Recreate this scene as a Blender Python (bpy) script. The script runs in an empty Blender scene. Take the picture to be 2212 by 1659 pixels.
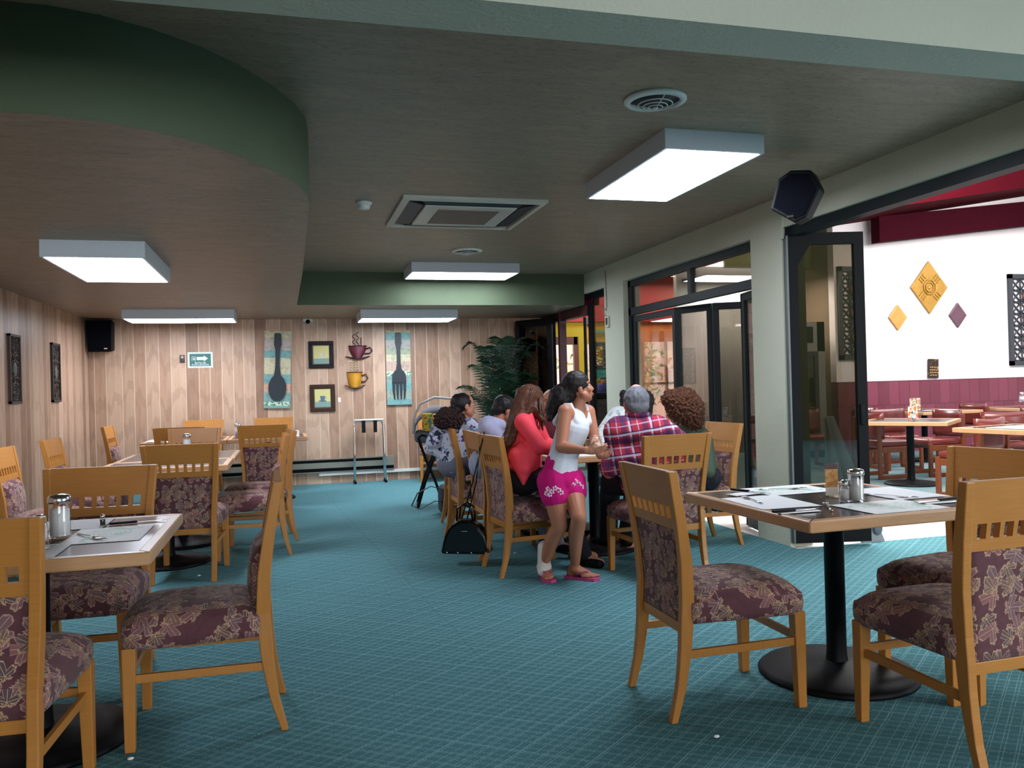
import bpy, bmesh, math, random
from mathutils import Vector, Matrix
random.seed(7)
sc = bpy.context.scene
C = sc.collection
# ------------------------------------------------------------------ camera, world, light, exposure
EYE = 1.285
YAW, PITCH, ROLL, FPX = 0.2697, 0.0031, -0.0269, 1775.93
def _axes():
    f = Vector((math.sin(YAW)*math.cos(PITCH), math.cos(YAW)*math.cos(PITCH), math.sin(PITCH)))
    r = Vector((math.cos(YAW), -math.sin(YAW), 0)); u = r.cross(f)
    return (math.cos(ROLL)*r + math.sin(ROLL)*u, -math.sin(ROLL)*r + math.cos(ROLL)*u, f)
CR, CU, CF = _axes()
CO = Vector((0, 0, EYE))
cam = bpy.data.objects.new('camera', bpy.data.cameras.new('camera')); C.objects.link(cam)
m = Matrix((CR, CU, -CF)).transposed().to_4x4(); m.translation = CO
cam.matrix_world = m
cam.data.sensor_width = 36; cam.data.lens = FPX*36/2212; cam.data.clip_start = .05; cam.data.clip_end = 200
sc.camera = cam
w = bpy.data.worlds.new('sky'); sc.world = w; w.use_nodes = True
bg = w.node_tree.nodes['Background']; bg.inputs[0].default_value = (.86, .93, 1, 1); bg.inputs[1].default_value = 1.5
def area(name, loc, rot, sx, sy, power, col=(1, 1, 1)):
    l = bpy.data.lights.new(name, 'AREA'); l.shape = 'RECTANGLE'; l.size = sx; l.size_y = sy; l.energy = power; l.color = col
    o = bpy.data.objects.new(name, l); C.objects.link(o); o.location = loc; o.rotation_euler = rot; return o
LAMP = 11.0
area('daylight_rear_windows', (1.2, -5.85, 1.6), (math.radians(90), 0, 0), 4.4, 1.9, 90, (.92, .97, 1))
area('daylight_hall_windows', (8.6, -2.2, 2.1), (math.radians(90), 0, math.radians(42)), 4, 2.2, 130, (.95, .98, 1))
area('hall_wall_fill_light', (10.6, 8.7, 3.75), (math.radians(28), math.radians(-9), 0), 5.0, 1.5, 140, (1, .98, .98))  # daylight stand-in added below the closed hall ceiling to whiten the wall
area('daylight_skylight_walkway', (5.4, 6.2, 4.3), (0, 0, 0), 3.0, 1.0, 200, (1, .98, .95))
area('kitchen_fill_light', (7.7, 12.2, 3.0), (0, 0, 0), 1.2, .5, 80, (.95, .97, 1))  # unseen fill light, added so the fridge shows through the tinted leaf
area('daylight_street_side', (6.5, 13.2, 3.3), (math.radians(-15), 0, 0), 3.5, .8, 60, (1, .97, .92))
sc.view_settings.view_transform = 'Standard'; sc.view_settings.look = 'None'
sc.view_settings.exposure = 1.2; sc.view_settings.gamma = 1; sc.view_settings.use_curve_mapping = False
try:
    sc.cycles.use_denoising = True; sc.cycles.max_bounces = 7; sc.cycles.diffuse_bounces = 4
    sc.cycles.transparent_max_bounces = 12; sc.cycles.sample_clamp_indirect = 6
    sc.cycles.caustics_reflective = False; sc.cycles.caustics_refractive = False
except Exception: pass
# ------------------------------------------------------------------ pixel -> place (the photograph's own camera)
def ray(px, py): return CF*FPX + CR*(px-1106) - CU*(py-829.5)
def F(px, py, z=0.0):
    d = ray(px, py); t = (z-EYE)/d.z; return CO + d*t
def D(px, py, dep): return CO + ray(px, py)*(dep/FPX)
def onY(px, py, y): d = ray(px, py); return CO + d*(y/d.y)
def onX(px, py, x): d = ray(px, py); return CO + d*(x/d.x)
# ------------------------------------------------------------------ material helpers
def lin(c):
    c = [v/255 for v in c]; return tuple((v/12.92 if v <= .04045 else ((v+.055)/1.055)**2.4) for v in c[:3]) + (1,)
class N:
    def __init__(s, name):
        s.m = bpy.data.materials.new(name); s.m.use_nodes = True; s.t = s.m.node_tree
        s.b = s.t.nodes['Principled BSDF']; s.out = s.t.nodes['Material Output']
    def n(s, t, **k):
        x = s.t.nodes.new(t)
        for a, b in k.items(): setattr(x, a, b)
        return x
    def l(s, a, b): s.t.links.new(a, b)
    def math(s, op, a, b=None, c=None, clamp=False):
        x = s.n('ShaderNodeMath', operation=op, use_clamp=clamp)
        for i, v in enumerate((a, b, c)):
            if v is None: continue
            if isinstance(v, (int, float)): x.inputs[i].default_value = v
            else: s.l(v, x.inputs[i])
        return x.outputs[0]
    def mix(s, f, a, b):
        x = s.n('ShaderNodeMix', data_type='RGBA')
        for i, v in ((0, f), (6, a), (7, b)):
            if isinstance(v, (int, float)): x.inputs[i].default_value = v
            elif isinstance(v, tuple): x.inputs[i].default_value = v
            else: s.l(v, x.inputs[i])
        return x.outputs[2]
    def coord(s, kind='Object', scale=(1, 1, 1), rot=(0, 0, 0), loc=(0, 0, 0)):
        c = s.n('ShaderNodeTexCoord'); mp = s.n('ShaderNodeMapping')
        mp.inputs['Scale'].default_value = scale; mp.inputs['Rotation'].default_value = rot; mp.inputs['Location'].default_value = loc
        s.l(c.outputs[kind], mp.inputs[0]); return mp.outputs[0]
    def noise(s, vec, scale, detail=3, rough=.5):
        x = s.n('ShaderNodeTexNoise'); x.inputs['Scale'].default_value = scale; x.inputs['Detail'].default_value = detail
        x.inputs['Roughness'].default_value = rough
        if vec is not None: s.l(vec, x.inputs['Vector'])
        return x.outputs[0]
    def ramp(s, f, stops):
        x = s.n('ShaderNodeValToRGB'); e = x.color_ramp.elements
        while len(e) < len(stops): e.new(.5)
        for i, (p, c) in enumerate(stops): e[i].position = p; e[i].color = lin(c) if max(c) > 1 else tuple(c)+(1,)
        s.l(f, x.inputs[0]); return x.outputs[0]
    def sep(s, v):
        x = s.n('ShaderNodeSeparateXYZ'); s.l(v, x.inputs[0]); return x.outputs
    def bump(s, h, st=.3, dist=.01):
        x = s.n('ShaderNodeBump'); x.inputs['Strength'].default_value = st; x.inputs['Distance'].default_value = dist
        s.l(h, x.inputs['Height']); s.l(x.outputs[0], s.b.inputs['Normal'])
    def col(s, c):
        if isinstance(c, tuple): s.b.inputs['Base Color'].default_value = c
        else: s.l(c, s.b.inputs['Base Color'])
    def set(s, rough=.5, metal=0, spec=.5):
        s.b.inputs['Roughness'].default_value = rough; s.b.inputs['Metallic'].default_value = metal
        s.b.inputs['Specular IOR Level'].default_value = spec
_M = {}
def plain(name, rgb, rough=.5, metal=0, spec=.5, var=.12, scale=30, bump=0):
    if name in _M: return _M[name]
    n = N(name); a = lin(rgb); v = n.noise(n.coord(), scale, 3)
    dk = tuple(x*(1-var) for x in a[:3])+(1,); lt = tuple(min(1, x*(1+var)) for x in a[:3])+(1,)
    n.col(n.mix(v, dk, lt)); n.set(rough, metal, spec)
    if bump: n.bump(v, bump, .004)
    _M[name] = n.m; return n.m
def emit(name, rgb, st):
    if name in _M: return _M[name]
    n = N(name); n.col(lin(rgb)); n.b.inputs['Emission Color'].default_value = lin(rgb); n.b.inputs['Emission Strength'].default_value = st
    _M[name] = n.m; return n.m
def glassy(name, tint, gloss=.12, rough=0.0, dirt=0.0):
    n = N(name); n.t.nodes.remove(n.b)
    tr = n.n('ShaderNodeBsdfTransparent'); tr.inputs[0].default_value = tint
    gl = n.n('ShaderNodeBsdfGlossy'); gl.inputs['Roughness'].default_value = rough; gl.inputs[0].default_value = (1, 1, 1, 1)
    lw = n.n('ShaderNodeLayerWeight'); lw.inputs[0].default_value = .35
    f = n.math('ADD', n.math('MULTIPLY', lw.outputs['Fresnel'], .45), gloss, clamp=True)
    mx = n.n('ShaderNodeMixShader'); n.l(f, mx.inputs[0]); n.l(tr.outputs[0], mx.inputs[1]); n.l(gl.outputs[0], mx.inputs[2])
    n.l(mx.outputs[0], n.out.inputs[0]); return n.m
def m_oak(name='honey_oak', a=(168, 108, 42), b=(198, 138, 66), rough=.38):
    n = N(name); v = n.coord('UV', (1, 14, 1)); g = n.noise(v, 7, 5, .6); g2 = n.noise(n.coord('UV', (2, 2, 2)), 3, 2)
    c = n.mix(g, lin(a), lin(b)); c = n.mix(n.math('MULTIPLY', g2, .35), c, lin((150, 90, 30)))
    n.col(c); n.set(rough, 0, .5); n.bump(g, .05, .002); return n.m
def leaf_layer(n, uvv, scale, off, rmin, lobes):
    mp = n.n('ShaderNodeMapping'); mp.inputs['Scale'].default_value = (scale,)*3; mp.inputs['Location'].default_value = (off, off*.7, 0); n.l(uvv, mp.inputs[0])
    vo = n.n('ShaderNodeTexVoronoi', voronoi_dimensions='2D'); vo.inputs['Randomness'].default_value = .6; vo.inputs['Scale'].default_value = 1.0
    n.l(mp.outputs[0], vo.inputs['Vector'])
    sb = n.n('ShaderNodeVectorMath', operation='SUBTRACT'); n.l(mp.outputs[0], sb.inputs[0]); n.l(vo.outputs['Position'], sb.inputs[1])
    x, y, _ = n.sep(sb.outputs[0]); cr, cg, cb = n.sep(vo.outputs['Color'])
    ang = n.math('ADD', n.math('ARCTAN2', y, x), n.math('MULTIPLY', cr, 6.28))
    r = n.math('SQRT', n.math('ADD', n.math('MULTIPLY', x, x), n.math('MULTIPLY', y, y)))
    lob = n.math('POWER', n.math('ABSOLUTE', n.math('COSINE', n.math('MULTIPLY', ang, lobes/2))), .75)
    ser = n.math('MULTIPLY', n.math('COSINE', n.math('MULTIPLY', ang, lobes*4)), .03)
    rad = n.math('ADD', n.math('ADD', n.math('MULTIPLY', n.math('MULTIPLY', lob, n.math('ADD', n.math('MULTIPLY', n.math('COSINE', ang), .5), .62)), .52), rmin), ser)
    dd = n.math('SUBTRACT', rad, r)
    fill = n.math('GREATER_THAN', dd, 0.0)
    edge = n.math('MULTIPLY', fill, n.math('LESS_THAN', dd, .075))
    vein = n.math('MULTIPLY', n.math('LESS_THAN', n.math('MULTIPLY', n.math('ABSOLUTE', n.math('SINE', n.math('MULTIPLY', ang, lobes/2))), r), .035), fill)
    return fill, n.math('MAXIMUM', edge, vein), cg, cb
def m_leaf():
    n = N('leaf_upholstery'); c = n.n('ShaderNodeTexCoord'); uv = c.outputs['UV']
    base = n.mix(n.noise(uv, 40, 2), lin((80, 48, 56)), lin((104, 66, 72)))
    f1, e1, g1, b1 = leaf_layer(n, uv, 11, 3.3, .15, 5)
    col = n.mix(f1, base, n.mix(g1, lin((112, 88, 96)), lin((136, 90, 92))))
    col = n.mix(n.math('MULTIPLY', e1, .85), col, lin((176, 142, 122)))
    f2, e2, g2, b2 = leaf_layer(n, uv, 13.5, 7.7, .13, 5)
    sel = n.math('GREATER_THAN', b2, .2)
    col = n.mix(n.math('MULTIPLY', f2, sel), col, n.mix(g2, lin((88, 74, 84)), lin((130, 98, 90))))
    col = n.mix(n.math('MULTIPLY', n.math('MULTIPLY', e2, sel), .85), col, lin((192, 158, 122)))
    n.col(col); n.set(.85, 0, .25); n.bump(n.noise(uv, 500, 2), .25, .002)
    n.b.inputs['Sheen Weight'].default_value = .1; return n.m
def m_carpet(name, a, b, line, dirx=.6632):
    n = N(name); v = n.coord('Object', (1, 1, 1), (0, 0, 0))
    x, y, _ = n.sep(v)
    w1 = n.noise(v, 3, 2); wob = n.math('MULTIPLY', n.math('SUBTRACT', w1, .5), .01)
    def lines(ang, sp, off):
        p = n.math('ADD', n.math('ADD', n.math('MULTIPLY', x, math.cos(ang)), n.math('MULTIPLY', y, math.sin(ang))), wob)
        t = n.math('FRACT', n.math('DIVIDE', n.math('ADD', p, 50+off), sp))
        d = n.math('ABSOLUTE', n.math('SUBTRACT', t, .5))
        return n.math('LESS_THAN', d, .0015/sp)
    L = None
    for ang in (math.radians(129), math.radians(53)):
        for off, sp in ((0, .042), (.012, .084), (.030, .126)):
            q = lines(ang, sp, off); L = q if L is None else n.math('MAXIMUM', L, q)
    fine = n.noise(v, 240, 3, .7); big = n.noise(v, 1.1, 3)
    c = n.mix(fine, lin(a), lin(b)); c = n.mix(n.math('MULTIPLY', big, .4), c, lin(tuple(q*.8 for q in a)))
    dash = n.math('GREATER_THAN', n.noise(v, 130, 1), .42)
    c = n.mix(n.math('MULTIPLY', n.math('MULTIPLY', L, dash), .5), c, lin(line))
    seam = n.math('ABSOLUTE', n.math('SUBTRACT', n.math('ADD', x, n.math('MULTIPLY', w1, .05)), n.math('ADD', n.math('MULTIPLY', y, -.06), 1.12)))
    c = n.mix(n.math('MULTIPLY', n.math('LESS_THAN', seam, .003), .22), c, lin(tuple(q*.6 for q in a)))
    n.col(c); n.set(.95, 0, .1); n.bump(fine, .5, .004); return n.m
def m_panel(name, axis):
    n = N(name); v = n.coord('Object'); s = n.sep(v); u = s[axis]; z = s[2]
    def vor(feat):
        vo = n.n('ShaderNodeTexVoronoi', voronoi_dimensions='1D', feature=feat); vo.inputs['Randomness'].default_value = .55
        vo.inputs['Scale'].default_value = 1.0; n.l(n.math('MULTIPLY', u, 6.4), vo.inputs['W']); return vo
    de = vor('DISTANCE_TO_EDGE').outputs['Distance']; cc = vor('F1').outputs['Color']; cr, cg, cb = n.sep(cc)
    cv = n.n('ShaderNodeCombineXYZ'); n.l(n.math('ADD', n.math('MULTIPLY', u, 22), n.math('MULTIPLY', cr, 30)), cv.inputs[0]); n.l(n.math('MULTIPLY', z, 1.6), cv.inputs[2])
    g = n.noise(cv.outputs[0], 1.4, 6, .62)
    wv = n.n('ShaderNodeTexWave', wave_type='RINGS'); wv.inputs['Scale'].default_value = .9; wv.inputs['Distortion'].default_value = 7; wv.inputs['Detail'].default_value = 3
    cv2 = n.n('ShaderNodeCombineXYZ'); n.l(n.math('ADD', n.math('MULTIPLY', u, 6), n.math('MULTIPLY', cg, 9)), cv2.inputs[0]); n.l(n.math('MULTIPLY', z, .7), cv2.inputs[2])
    n.l(cv2.outputs[0], wv.inputs['Vector'])
    tone = n.math('ADD', n.math('MULTIPLY', cb, .55), n.math('MULTIPLY', g, .6))
    c = n.ramp(tone, [(.2, (136, 104, 84)), (.5, (172, 138, 114)), (.85, (198, 168, 144))])
    c = n.mix(n.math('MULTIPLY', n.math('GREATER_THAN', wv.outputs['Fac'], .82), .16), c, lin((100, 66, 48)))
    gr = n.math('LESS_THAN', de, .022)
    c = n.mix(n.math('MULTIPLY', gr, .85), c, lin((224, 208, 188)))
    n.col(c); n.set(.42, 0, .4); n.bump(n.math('MULTIPLY', de, 1), .1, .004); return n.m
def m_ceiling(name='ceiling_paint', a=(122, 108, 92), b=(174, 154, 134)):
    n = N(name); v = n.coord('Object', (1.2, 7, 1)); g = n.noise(v, 3.2, 6, .65); f = n.noise(n.coord('Object', (14, 60, 1)), 2, 3)
    c = n.mix(g, lin(a), lin(b)); c = n.mix(n.math('MULTIPLY', n.math('LESS_THAN', f, .40), .5), c, lin((92, 84, 70)))
    st = n.noise(n.coord('Object', (1, 1, 1), loc=(3, 1, 0)), 1.3, 4, .6)
    c = n.mix(n.math('MULTIPLY', n.math('GREATER_THAN', st, .62), .28), c, lin((176, 150, 128)))
    n.col(c); n.set(.42, 0, .35); n.bump(g, .12, .006); return n.m
def m_stucco(name, a, b, rough=.8):
    n = N(name); v = n.coord(); g = n.noise(v, 60, 4, .6); h = n.noise(v, 2, 3)
    n.col(n.mix(h, lin(a), lin(b))); n.set(rough, 0, .3); n.bump(g, .5, .006); return n.m
def m_plaid():
    n = N('plaid_cotton'); v = n.coord('Object', rot=(0, math.radians(8), 0)); x, y, z = n.sep(v)
    nz = n.noise(v, 4, 2); x = n.math('ADD', x, n.math('MULTIPLY', nz, .03)); z = n.math('ADD', z, n.math('MULTIPLY', nz, .03))
    def band(q, lo, hi, per=.14):
        t = n.math('FRACT', n.math('DIVIDE', n.math('ADD', q, 10), per))
        return n.math('MULTIPLY', n.math('GREATER_THAN', t, lo), n.math('LESS_THAN', t, hi))
    c = lin((168, 44, 66))
    for q in (x, z):
        c = n.mix(n.math('MULTIPLY', band(q, .0, .26), .68), c, lin((44, 40, 78)))
        c = n.mix(n.math('MULTIPLY', band(q, .36, .46), .65), c, lin((196, 202, 226)))
        c = n.mix(n.math('MULTIPLY', band(q, .46, .52), .75), c, lin((24, 30, 60)))
        c = n.mix(n.math('MULTIPLY', band(q, .78, .84), .55), c, lin((186, 176, 200)))
    n.col(c); n.set(.85, 0, .2); return n.m
def m_spots(name, base, spots, scale, thr):
    n = N(name); v = n.coord(); c = lin(base)
    for i, s in enumerate(spots):
        w_ = n.noise(n.coord(loc=(i*5.1, i*2.3, i)), scale, 2, .6); c = n.mix(n.math('GREATER_THAN', w_, thr), c, lin(s))
    n.col(c); n.set(.85, 0, .2); return n.m
def m_hair(name, a, b, rough=.5, zs=1.5, s=60):
    n = N(name); g = n.noise(n.coord('Object', (1, 1, 1/zs/4)), s, 3, .6); n.col(n.mix(g, lin(a), lin(b))); n.set(rough, 0, .3); n.bump(g, .6, .006); return n.m
def m_skin(name, rgb):
    n = N(name); g = n.noise(n.coord(), 18, 3); a = lin(rgb)
    n.col(n.mix(g, tuple(q*.9 for q in a[:3])+(1,), a)); n.set(.5, 0, .35)
    n.b.inputs['Subsurface Weight'].default_value = .08; n.b.inputs['Subsurface Radius'].default_value = (.02, .008, .004); return n.m
def m_placemat():
    n = N('printed_placemat_paper'); c = n.n('ShaderNodeTexCoord'); x, y, _ = n.sep(c.outputs['UV'])
    dx = n.math('SUBTRACT', x, .02); dy = n.math('SUBTRACT', y, .01)
    r = n.math('SQRT', n.math('ADD', n.math('MULTIPLY', dx, n.math('MULTIPLY', dx, .5)), n.math('MULTIPLY', dy, dy)))
    ring = n.math('MULTIPLY', n.math('LESS_THAN', r, .085), n.math('GREATER_THAN', n.math('FRACT', n.math('MULTIPLY', r, 60)), .72))
    sp = n.math('MULTIPLY', n.math('GREATER_THAN', n.noise(c.outputs['UV'], 11, 1), .60), n.math('LESS_THAN', r, .13))
    col = n.mix(n.math('MULTIPLY', n.math('MAXIMUM', ring, n.math('MULTIPLY', sp, .8)), .55), lin((238, 240, 242)), lin((88, 190, 150)))
    n.col(col); n.set(.6, 0, .3); return n.m
OAK = m_oak(); LEAF = m_leaf(); OAKT = m_oak('table_edge_oak', (186, 142, 100), (214, 172, 130), .35)
CARPET = m_carpet('teal_carpet', (60, 106, 114), (90, 142, 150), (154, 198, 202))
CARPET2 = m_carpet('hall_carpet', (96, 120, 124), (116, 140, 143), (140, 166, 168))
PANX = m_panel('wood_panel_back', 0); PANY = m_panel('wood_panel_side', 1)
CEIL = m_ceiling(); GREEN = m_stucco('green_fascia_paint', (68, 80, 60), (82, 96, 74), .7)
STUC = m_stucco('pale_stucco', (180, 186, 168), (192, 196, 178)); STUCD = m_stucco('beam_stucco', (176, 180, 168), (188, 192, 178))
BLK = plain('black_metal', (10, 12, 16), .5, 0, .15, var=.2); FRAME = plain('dark_green_aluminium', (16, 28, 32), .45, 0, .22, var=.15)
LAMINATE = plain('dark_laminate', (40, 34, 40), .22, var=.25, scale=8); CHROME = plain('chrome', (215, 218, 222), .12, 1, var=.03)
BLKPL = plain('black_plastic', (9, 10, 15), .55, 0, .18, var=.2, scale=90); WHT = plain('white_plastic', (222, 224, 222), .4, var=.04)
WMET = plain('white_lamp_housing', (196, 206, 216), .45, var=.04); SALT = plain('white_grain', (232, 234, 238), .8, var=.06, scale=300)
PAPER = plain('white_paper', (236, 238, 242), .7, var=.03); PMAT = m_placemat()
GLASS = glassy('clear_glass', (.985, .99, .99, 1), .03); TINT = glassy('tinted_glass', (.46, .43, .38, 1), .05)
TINT2 = glassy('window_glass', (.80, .74, .70, 1), .07)
RED = plain('dark_red_paint', (66, 5, 16), .9, 0, .05, var=.12, scale=6); REDB = plain('beam_red_paint', (52, 8, 20), .85, 0, .05, var=.15, scale=6)
WHITEW = m_stucco('white_wall_paint', (232, 222, 222), (240, 230, 230)); YEL = m_stucco('yellow_paint', (178, 150, 34), (190, 164, 46))
# ------------------------------------------------------------------ mesh builder
class MB:
    def __init__(s): s.v = []; s.f = []; s.sm = []; s.mi = []; s.cm = 0; s.uv = {}
    def add(s, vs, fs, smooth=False):
        o = len(s.v); s.v += [Vector(v) for v in vs]
        for f in fs: s.f.append([i+o for i in f]); s.sm.append(smooth); s.mi.append(s.cm)
        return s
    def hexa(s, p): return s.add(p, [(0, 3, 2, 1), (4, 5, 6, 7), (0, 1, 5, 4), (1, 2, 6, 5), (2, 3, 7, 6), (3, 0, 4, 7)])
    def box(s, c, d, R=None):
        c = Vector(c); R = R or Matrix.Identity(3); x, y, z = [q/2 for q in d]
        return s.hexa([c + R @ Vector(q) for q in ((-x, -y, -z), (x, -y, -z), (x, y, -z), (-x, y, -z), (-x, -y, z), (x, -y, z), (x, y, z), (-x, y, z))])
    def b2(s, a, b): a = Vector(a); b = Vector(b); return s.box((a+b)/2, (abs(b.x-a.x), abs(b.y-a.y), abs(b.z-a.z)))
    def rbox(s, c, d, r=.01, seg=3, R=None, smooth=True):
        bm = bmesh.new(); bmesh.ops.create_cube(bm, size=1)
        for v in bm.verts: v.co = Vector((v.co.x*d[0], v.co.y*d[1], v.co.z*d[2]))
        bmesh.ops.bevel(bm, geom=bm.edges[:], offset=r, segments=seg, affect='EDGES', profile=.5)
        R = R or Matrix.Identity(3); c = Vector(c); bm.verts.index_update()
        s.add([c + R @ v.co for v in bm.verts], [[v.index for v in f.verts] for f in bm.faces], smooth); bm.free(); return s
    def tube(s, pts, r, n=8, cap=True, closed=False, flat=1.0):
        pts = [Vector(p) for p in pts]; m = len(pts); rr = r if isinstance(r, (list, tuple)) else [r]*m
        vs = []; prev = None
        for i, p in enumerate(pts):
            if closed: t = pts[(i+1) % m]-pts[i-1]
            else: t = pts[min(i+1, m-1)]-pts[max(i-1, 0)]
            t = t.normalized() if t.length > 1e-9 else Vector((0, 0, 1))
            if prev is None:
                a = t.cross(Vector((0, 0, 1)));
                if a.length < .05: a = t.cross(Vector((0, 1, 0)))
            else: a = prev - t*prev.dot(t)
            a.normalize(); prev = a; b = t.cross(a)
            for k in range(n):
                q = 2*math.pi*k/n; vs.append(p + (a*math.cos(q) + b*math.sin(q)*flat)*rr[i])
        fs = []
        for i in range(m if closed else m-1):
            j = (i+1) % m
            for k in range(n): fs.append((i*n+k, i*n+(k+1) % n, j*n+(k+1) % n, j*n+k))
        if cap and not closed: fs += [tuple(range(n))[::-1], tuple((m-1)*n+k for k in range(n))]
        return s.add(vs, fs, True)
    def lathe(s, prof, c=(0, 0, 0), n=24, axis=None):
        c = Vector(c); vs = []; fs = []; m = len(prof); R = axis or Matrix.Identity(3)
        for r, z in prof:
            for k in range(n): q = 2*math.pi*k/n; vs.append(c + R @ Vector((r*math.cos(q), r*math.sin(q), z)))
        for i in range(m-1):
            for k in range(n): fs.append((i*n+k, i*n+(k+1) % n, (i+1)*n+(k+1) % n, (i+1)*n+k))
        fs += [tuple(range(n))[::-1], tuple((m-1)*n+k for k in range(n))]
        return s.add(vs, fs, True)
    def prism(s, poly, d0, d1, fn=lambda a, b, d: (a, b, d)):
        n = len(poly); vs = [fn(a, b, d0) for a, b in poly]+[fn(a, b, d1) for a, b in poly]
        return s.add(vs, [tuple(range(n))[::-1], tuple(range(n, 2*n))]+[(i, (i+1) % n, (i+1) % n+n, i+n) for i in range(n)])
    def ell(s, c, r, R=None, nu=16, nv=10):
        c = Vector(c); R = R or Matrix.Identity(3); vs = []; fs = []
        for i in range(nv+1):
            th = math.pi*i/nv
            for k in range(nu): q = 2*math.pi*k/nu; vs.append(c + R @ Vector((r[0]*math.sin(th)*math.cos(q), r[1]*math.sin(th)*math.sin(q), r[2]*math.cos(th))))
        for i in range(nv):
            for k in range(nu): fs.append((i*nu+k, (i+1)*nu+k, (i+1)*nu+(k+1) % nu, i*nu+(k+1) % nu))
        return s.add(vs, fs, True)
    def cap(s, p0, r0, p1, r1, side=None, w=1.0, n=14):
        """tapered capsule; w widens it along side"""
        p0 = Vector(p0); p1 = Vector(p1); t = p1-p0; L = t.length; t = t.normalized()
        a = Vector(side) if side else t.cross(Vector((.3, .9, .1)))
        a = (a - t*a.dot(t)).normalized(); b = t.cross(a); vs = []; fs = []
        st = [(p0 - t*r0*math.sin(q), r0*math.cos(q)) for q in (1.55, 1.1, .7, .3)]+[(p0, r0), (p0+t*L*.5, (r0+r1)/2), (p1, r1)]+[(p1 + t*r1*math.sin(q), r1*math.cos(q)) for q in (.3, .7, 1.1, 1.55)]
        for p, r in st:
            for k in range(n): q = 2*math.pi*k/n; vs.append(p + a*math.cos(q)*r*w + b*math.sin(q)*r)
        for i in range(len(st)-1):
            for k in range(n): fs.append((i*n+k, i*n+(k+1) % n, (i+1)*n+(k+1) % n, (i+1)*n+k))
        fs += [tuple(range(n))[::-1], tuple((len(st)-1)*n+k for k in range(n))]
        return s.add(vs, fs, True)
    def mesh(s, name):
        me = bpy.data.meshes.new(name); me.from_pydata([tuple(v) for v in s.v], [], s.f); me.update()
        bm = bmesh.new(); bm.from_mesh(me); bmesh.ops.recalc_face_normals(bm, faces=bm.faces); bm.to_mesh(me); bm.free()
        me.polygons.foreach_set('use_smooth', s.sm); me.polygons.foreach_set('material_index', s.mi)
        box_uv(me); return me
    def build(s, name, mats, parent=None, loc=None, rot=None, bevel=0):
        me = s.mesh(name)
        for q in (mats if isinstance(mats, (list, tuple)) else [mats]): me.materials.append(q)
        o = bpy.data.objects.new(name, me); C.objects.link(o)
        if parent: o.parent = parent
        if loc: o.location = loc
        if rot: o.rotation_euler = rot
        if bevel:
            b = o.modifiers.new('b', 'BEVEL'); b.width = bevel; b.segments = 2; b.limit_method = 'ANGLE'; b.angle_limit = math.radians(50)
        return o
def box_uv(me):
    uv = me.uv_layers.new(name='uv')
    for p in me.polygons:
        nx, ny, nz = (abs(q) for q in p.normal)
        for li in p.loop_indices:
            c = me.vertices[me.loops[li].vertex_index].co
            uv.data[li].uv = (c.z, c.y) if (nx >= ny and nx > nz) else ((c.x, c.z) if ny > nz else (c.x, c.y))
def thing(name, label, cat, loc=(0, 0, 0), rz=0, group=None):
    o = bpy.data.objects.new(name, None); C.objects.link(o); o.location = loc; o.rotation_euler = (0, 0, rz); o.empty_display_size = .1
    o['label'] = label; o['category'] = cat
    if group: o['group'] = group
    return o
def tag(o, label, cat, group=None):
    o['label'] = label; o['category'] = cat
    if group: o['group'] = group
    return o
def struct(o): o['kind'] = 'structure'; return o
def dup(root, loc, rz, label, group=None):
    r = root.copy(); C.objects.link(r); r.location = loc; r.rotation_euler = (0, 0, rz); r['label'] = label
    if group: r['group'] = group
    elif 'group' in r: del r['group']
    for ch in list(root.children):
        c = ch.copy(); C.objects.link(c); c.parent = r
        for g in list(ch.children):
            d = g.copy(); C.objects.link(d); d.parent = c
    return r
def text(s_, size, mat, parent, name, M_, ext=.0008):
    cu = bpy.data.curves.new(name, 'FONT'); cu.body = s_; cu.size = size; cu.align_x = 'CENTER'; cu.align_y = 'CENTER'; cu.extrude = ext
    t = bpy.data.objects.new(name, cu); C.objects.link(t); bpy.context.view_layer.update()
    me = bpy.data.meshes.new_from_object(t.evaluated_get(bpy.context.evaluated_depsgraph_get()))
    C.objects.unlink(t); bpy.data.objects.remove(t)
    me.materials.clear(); me.materials.append(mat); me.transform(M_)
    o = bpy.data.objects.new(name, me); C.objects.link(o); o.parent = parent; return o
RX90 = Matrix.Rotation(math.radians(90), 4, 'X')
# ================================================================== THE SETTING
XL, XR, YB, YF = -2.45, 3.71, 11.77, 9.85
HC, HS = 2.69, 2.30
def sbox(name, a, b, mat): return struct(MB().b2(a, b).build(name, mat))
m = MB().add([(XL-.2, -6, 0), (XR, -6, 0), (XR, YB, 0), (XL-.2, YB, 0), (XL-.2, -6, -.1), (XR, -6, -.1), (XR, YB, -.1), (XL-.2, YB, -.1)], [(0, 1, 2, 3), (7, 6, 5, 4), (0, 4, 5, 1), (1, 5, 6, 2), (2, 6, 7, 3), (3, 7, 4, 0)])
struct(m.build('floor', CARPET))
TILE = plain('white_floor_tile', (225, 218, 212), .35, var=.06, scale=5)
sbox('floor.001', (XR, -6, -.1), (15, 5.43, 0), CARPET)
sbox('floor.002', (XR, 5.43, -.1), (15, 7.1, -.004), TILE)
sbox('floor.003', (XR, 7.1, -.1), (15, 17, 0), CARPET2)
sbox('wall_back', (XL-.2, YB, -.1), (XR+.2, YB+.12, 3.0), PANX)
rwl = MB()
for a, b in (((XL, -6, 0), (-1.2, -5.9, 3)), ((3.4, -6, 0), (15, -5.9, 5.2)), ((-1.2, -6, 0), (3.4, -5.9, .6)), ((-1.2, -6, 2.55), (3.4, -5.9, 3))): rwl.b2(a, b)
struct(rwl.build('wall_rear', plain('olive_rear_wall', (96, 98, 62), .8)))
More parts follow.
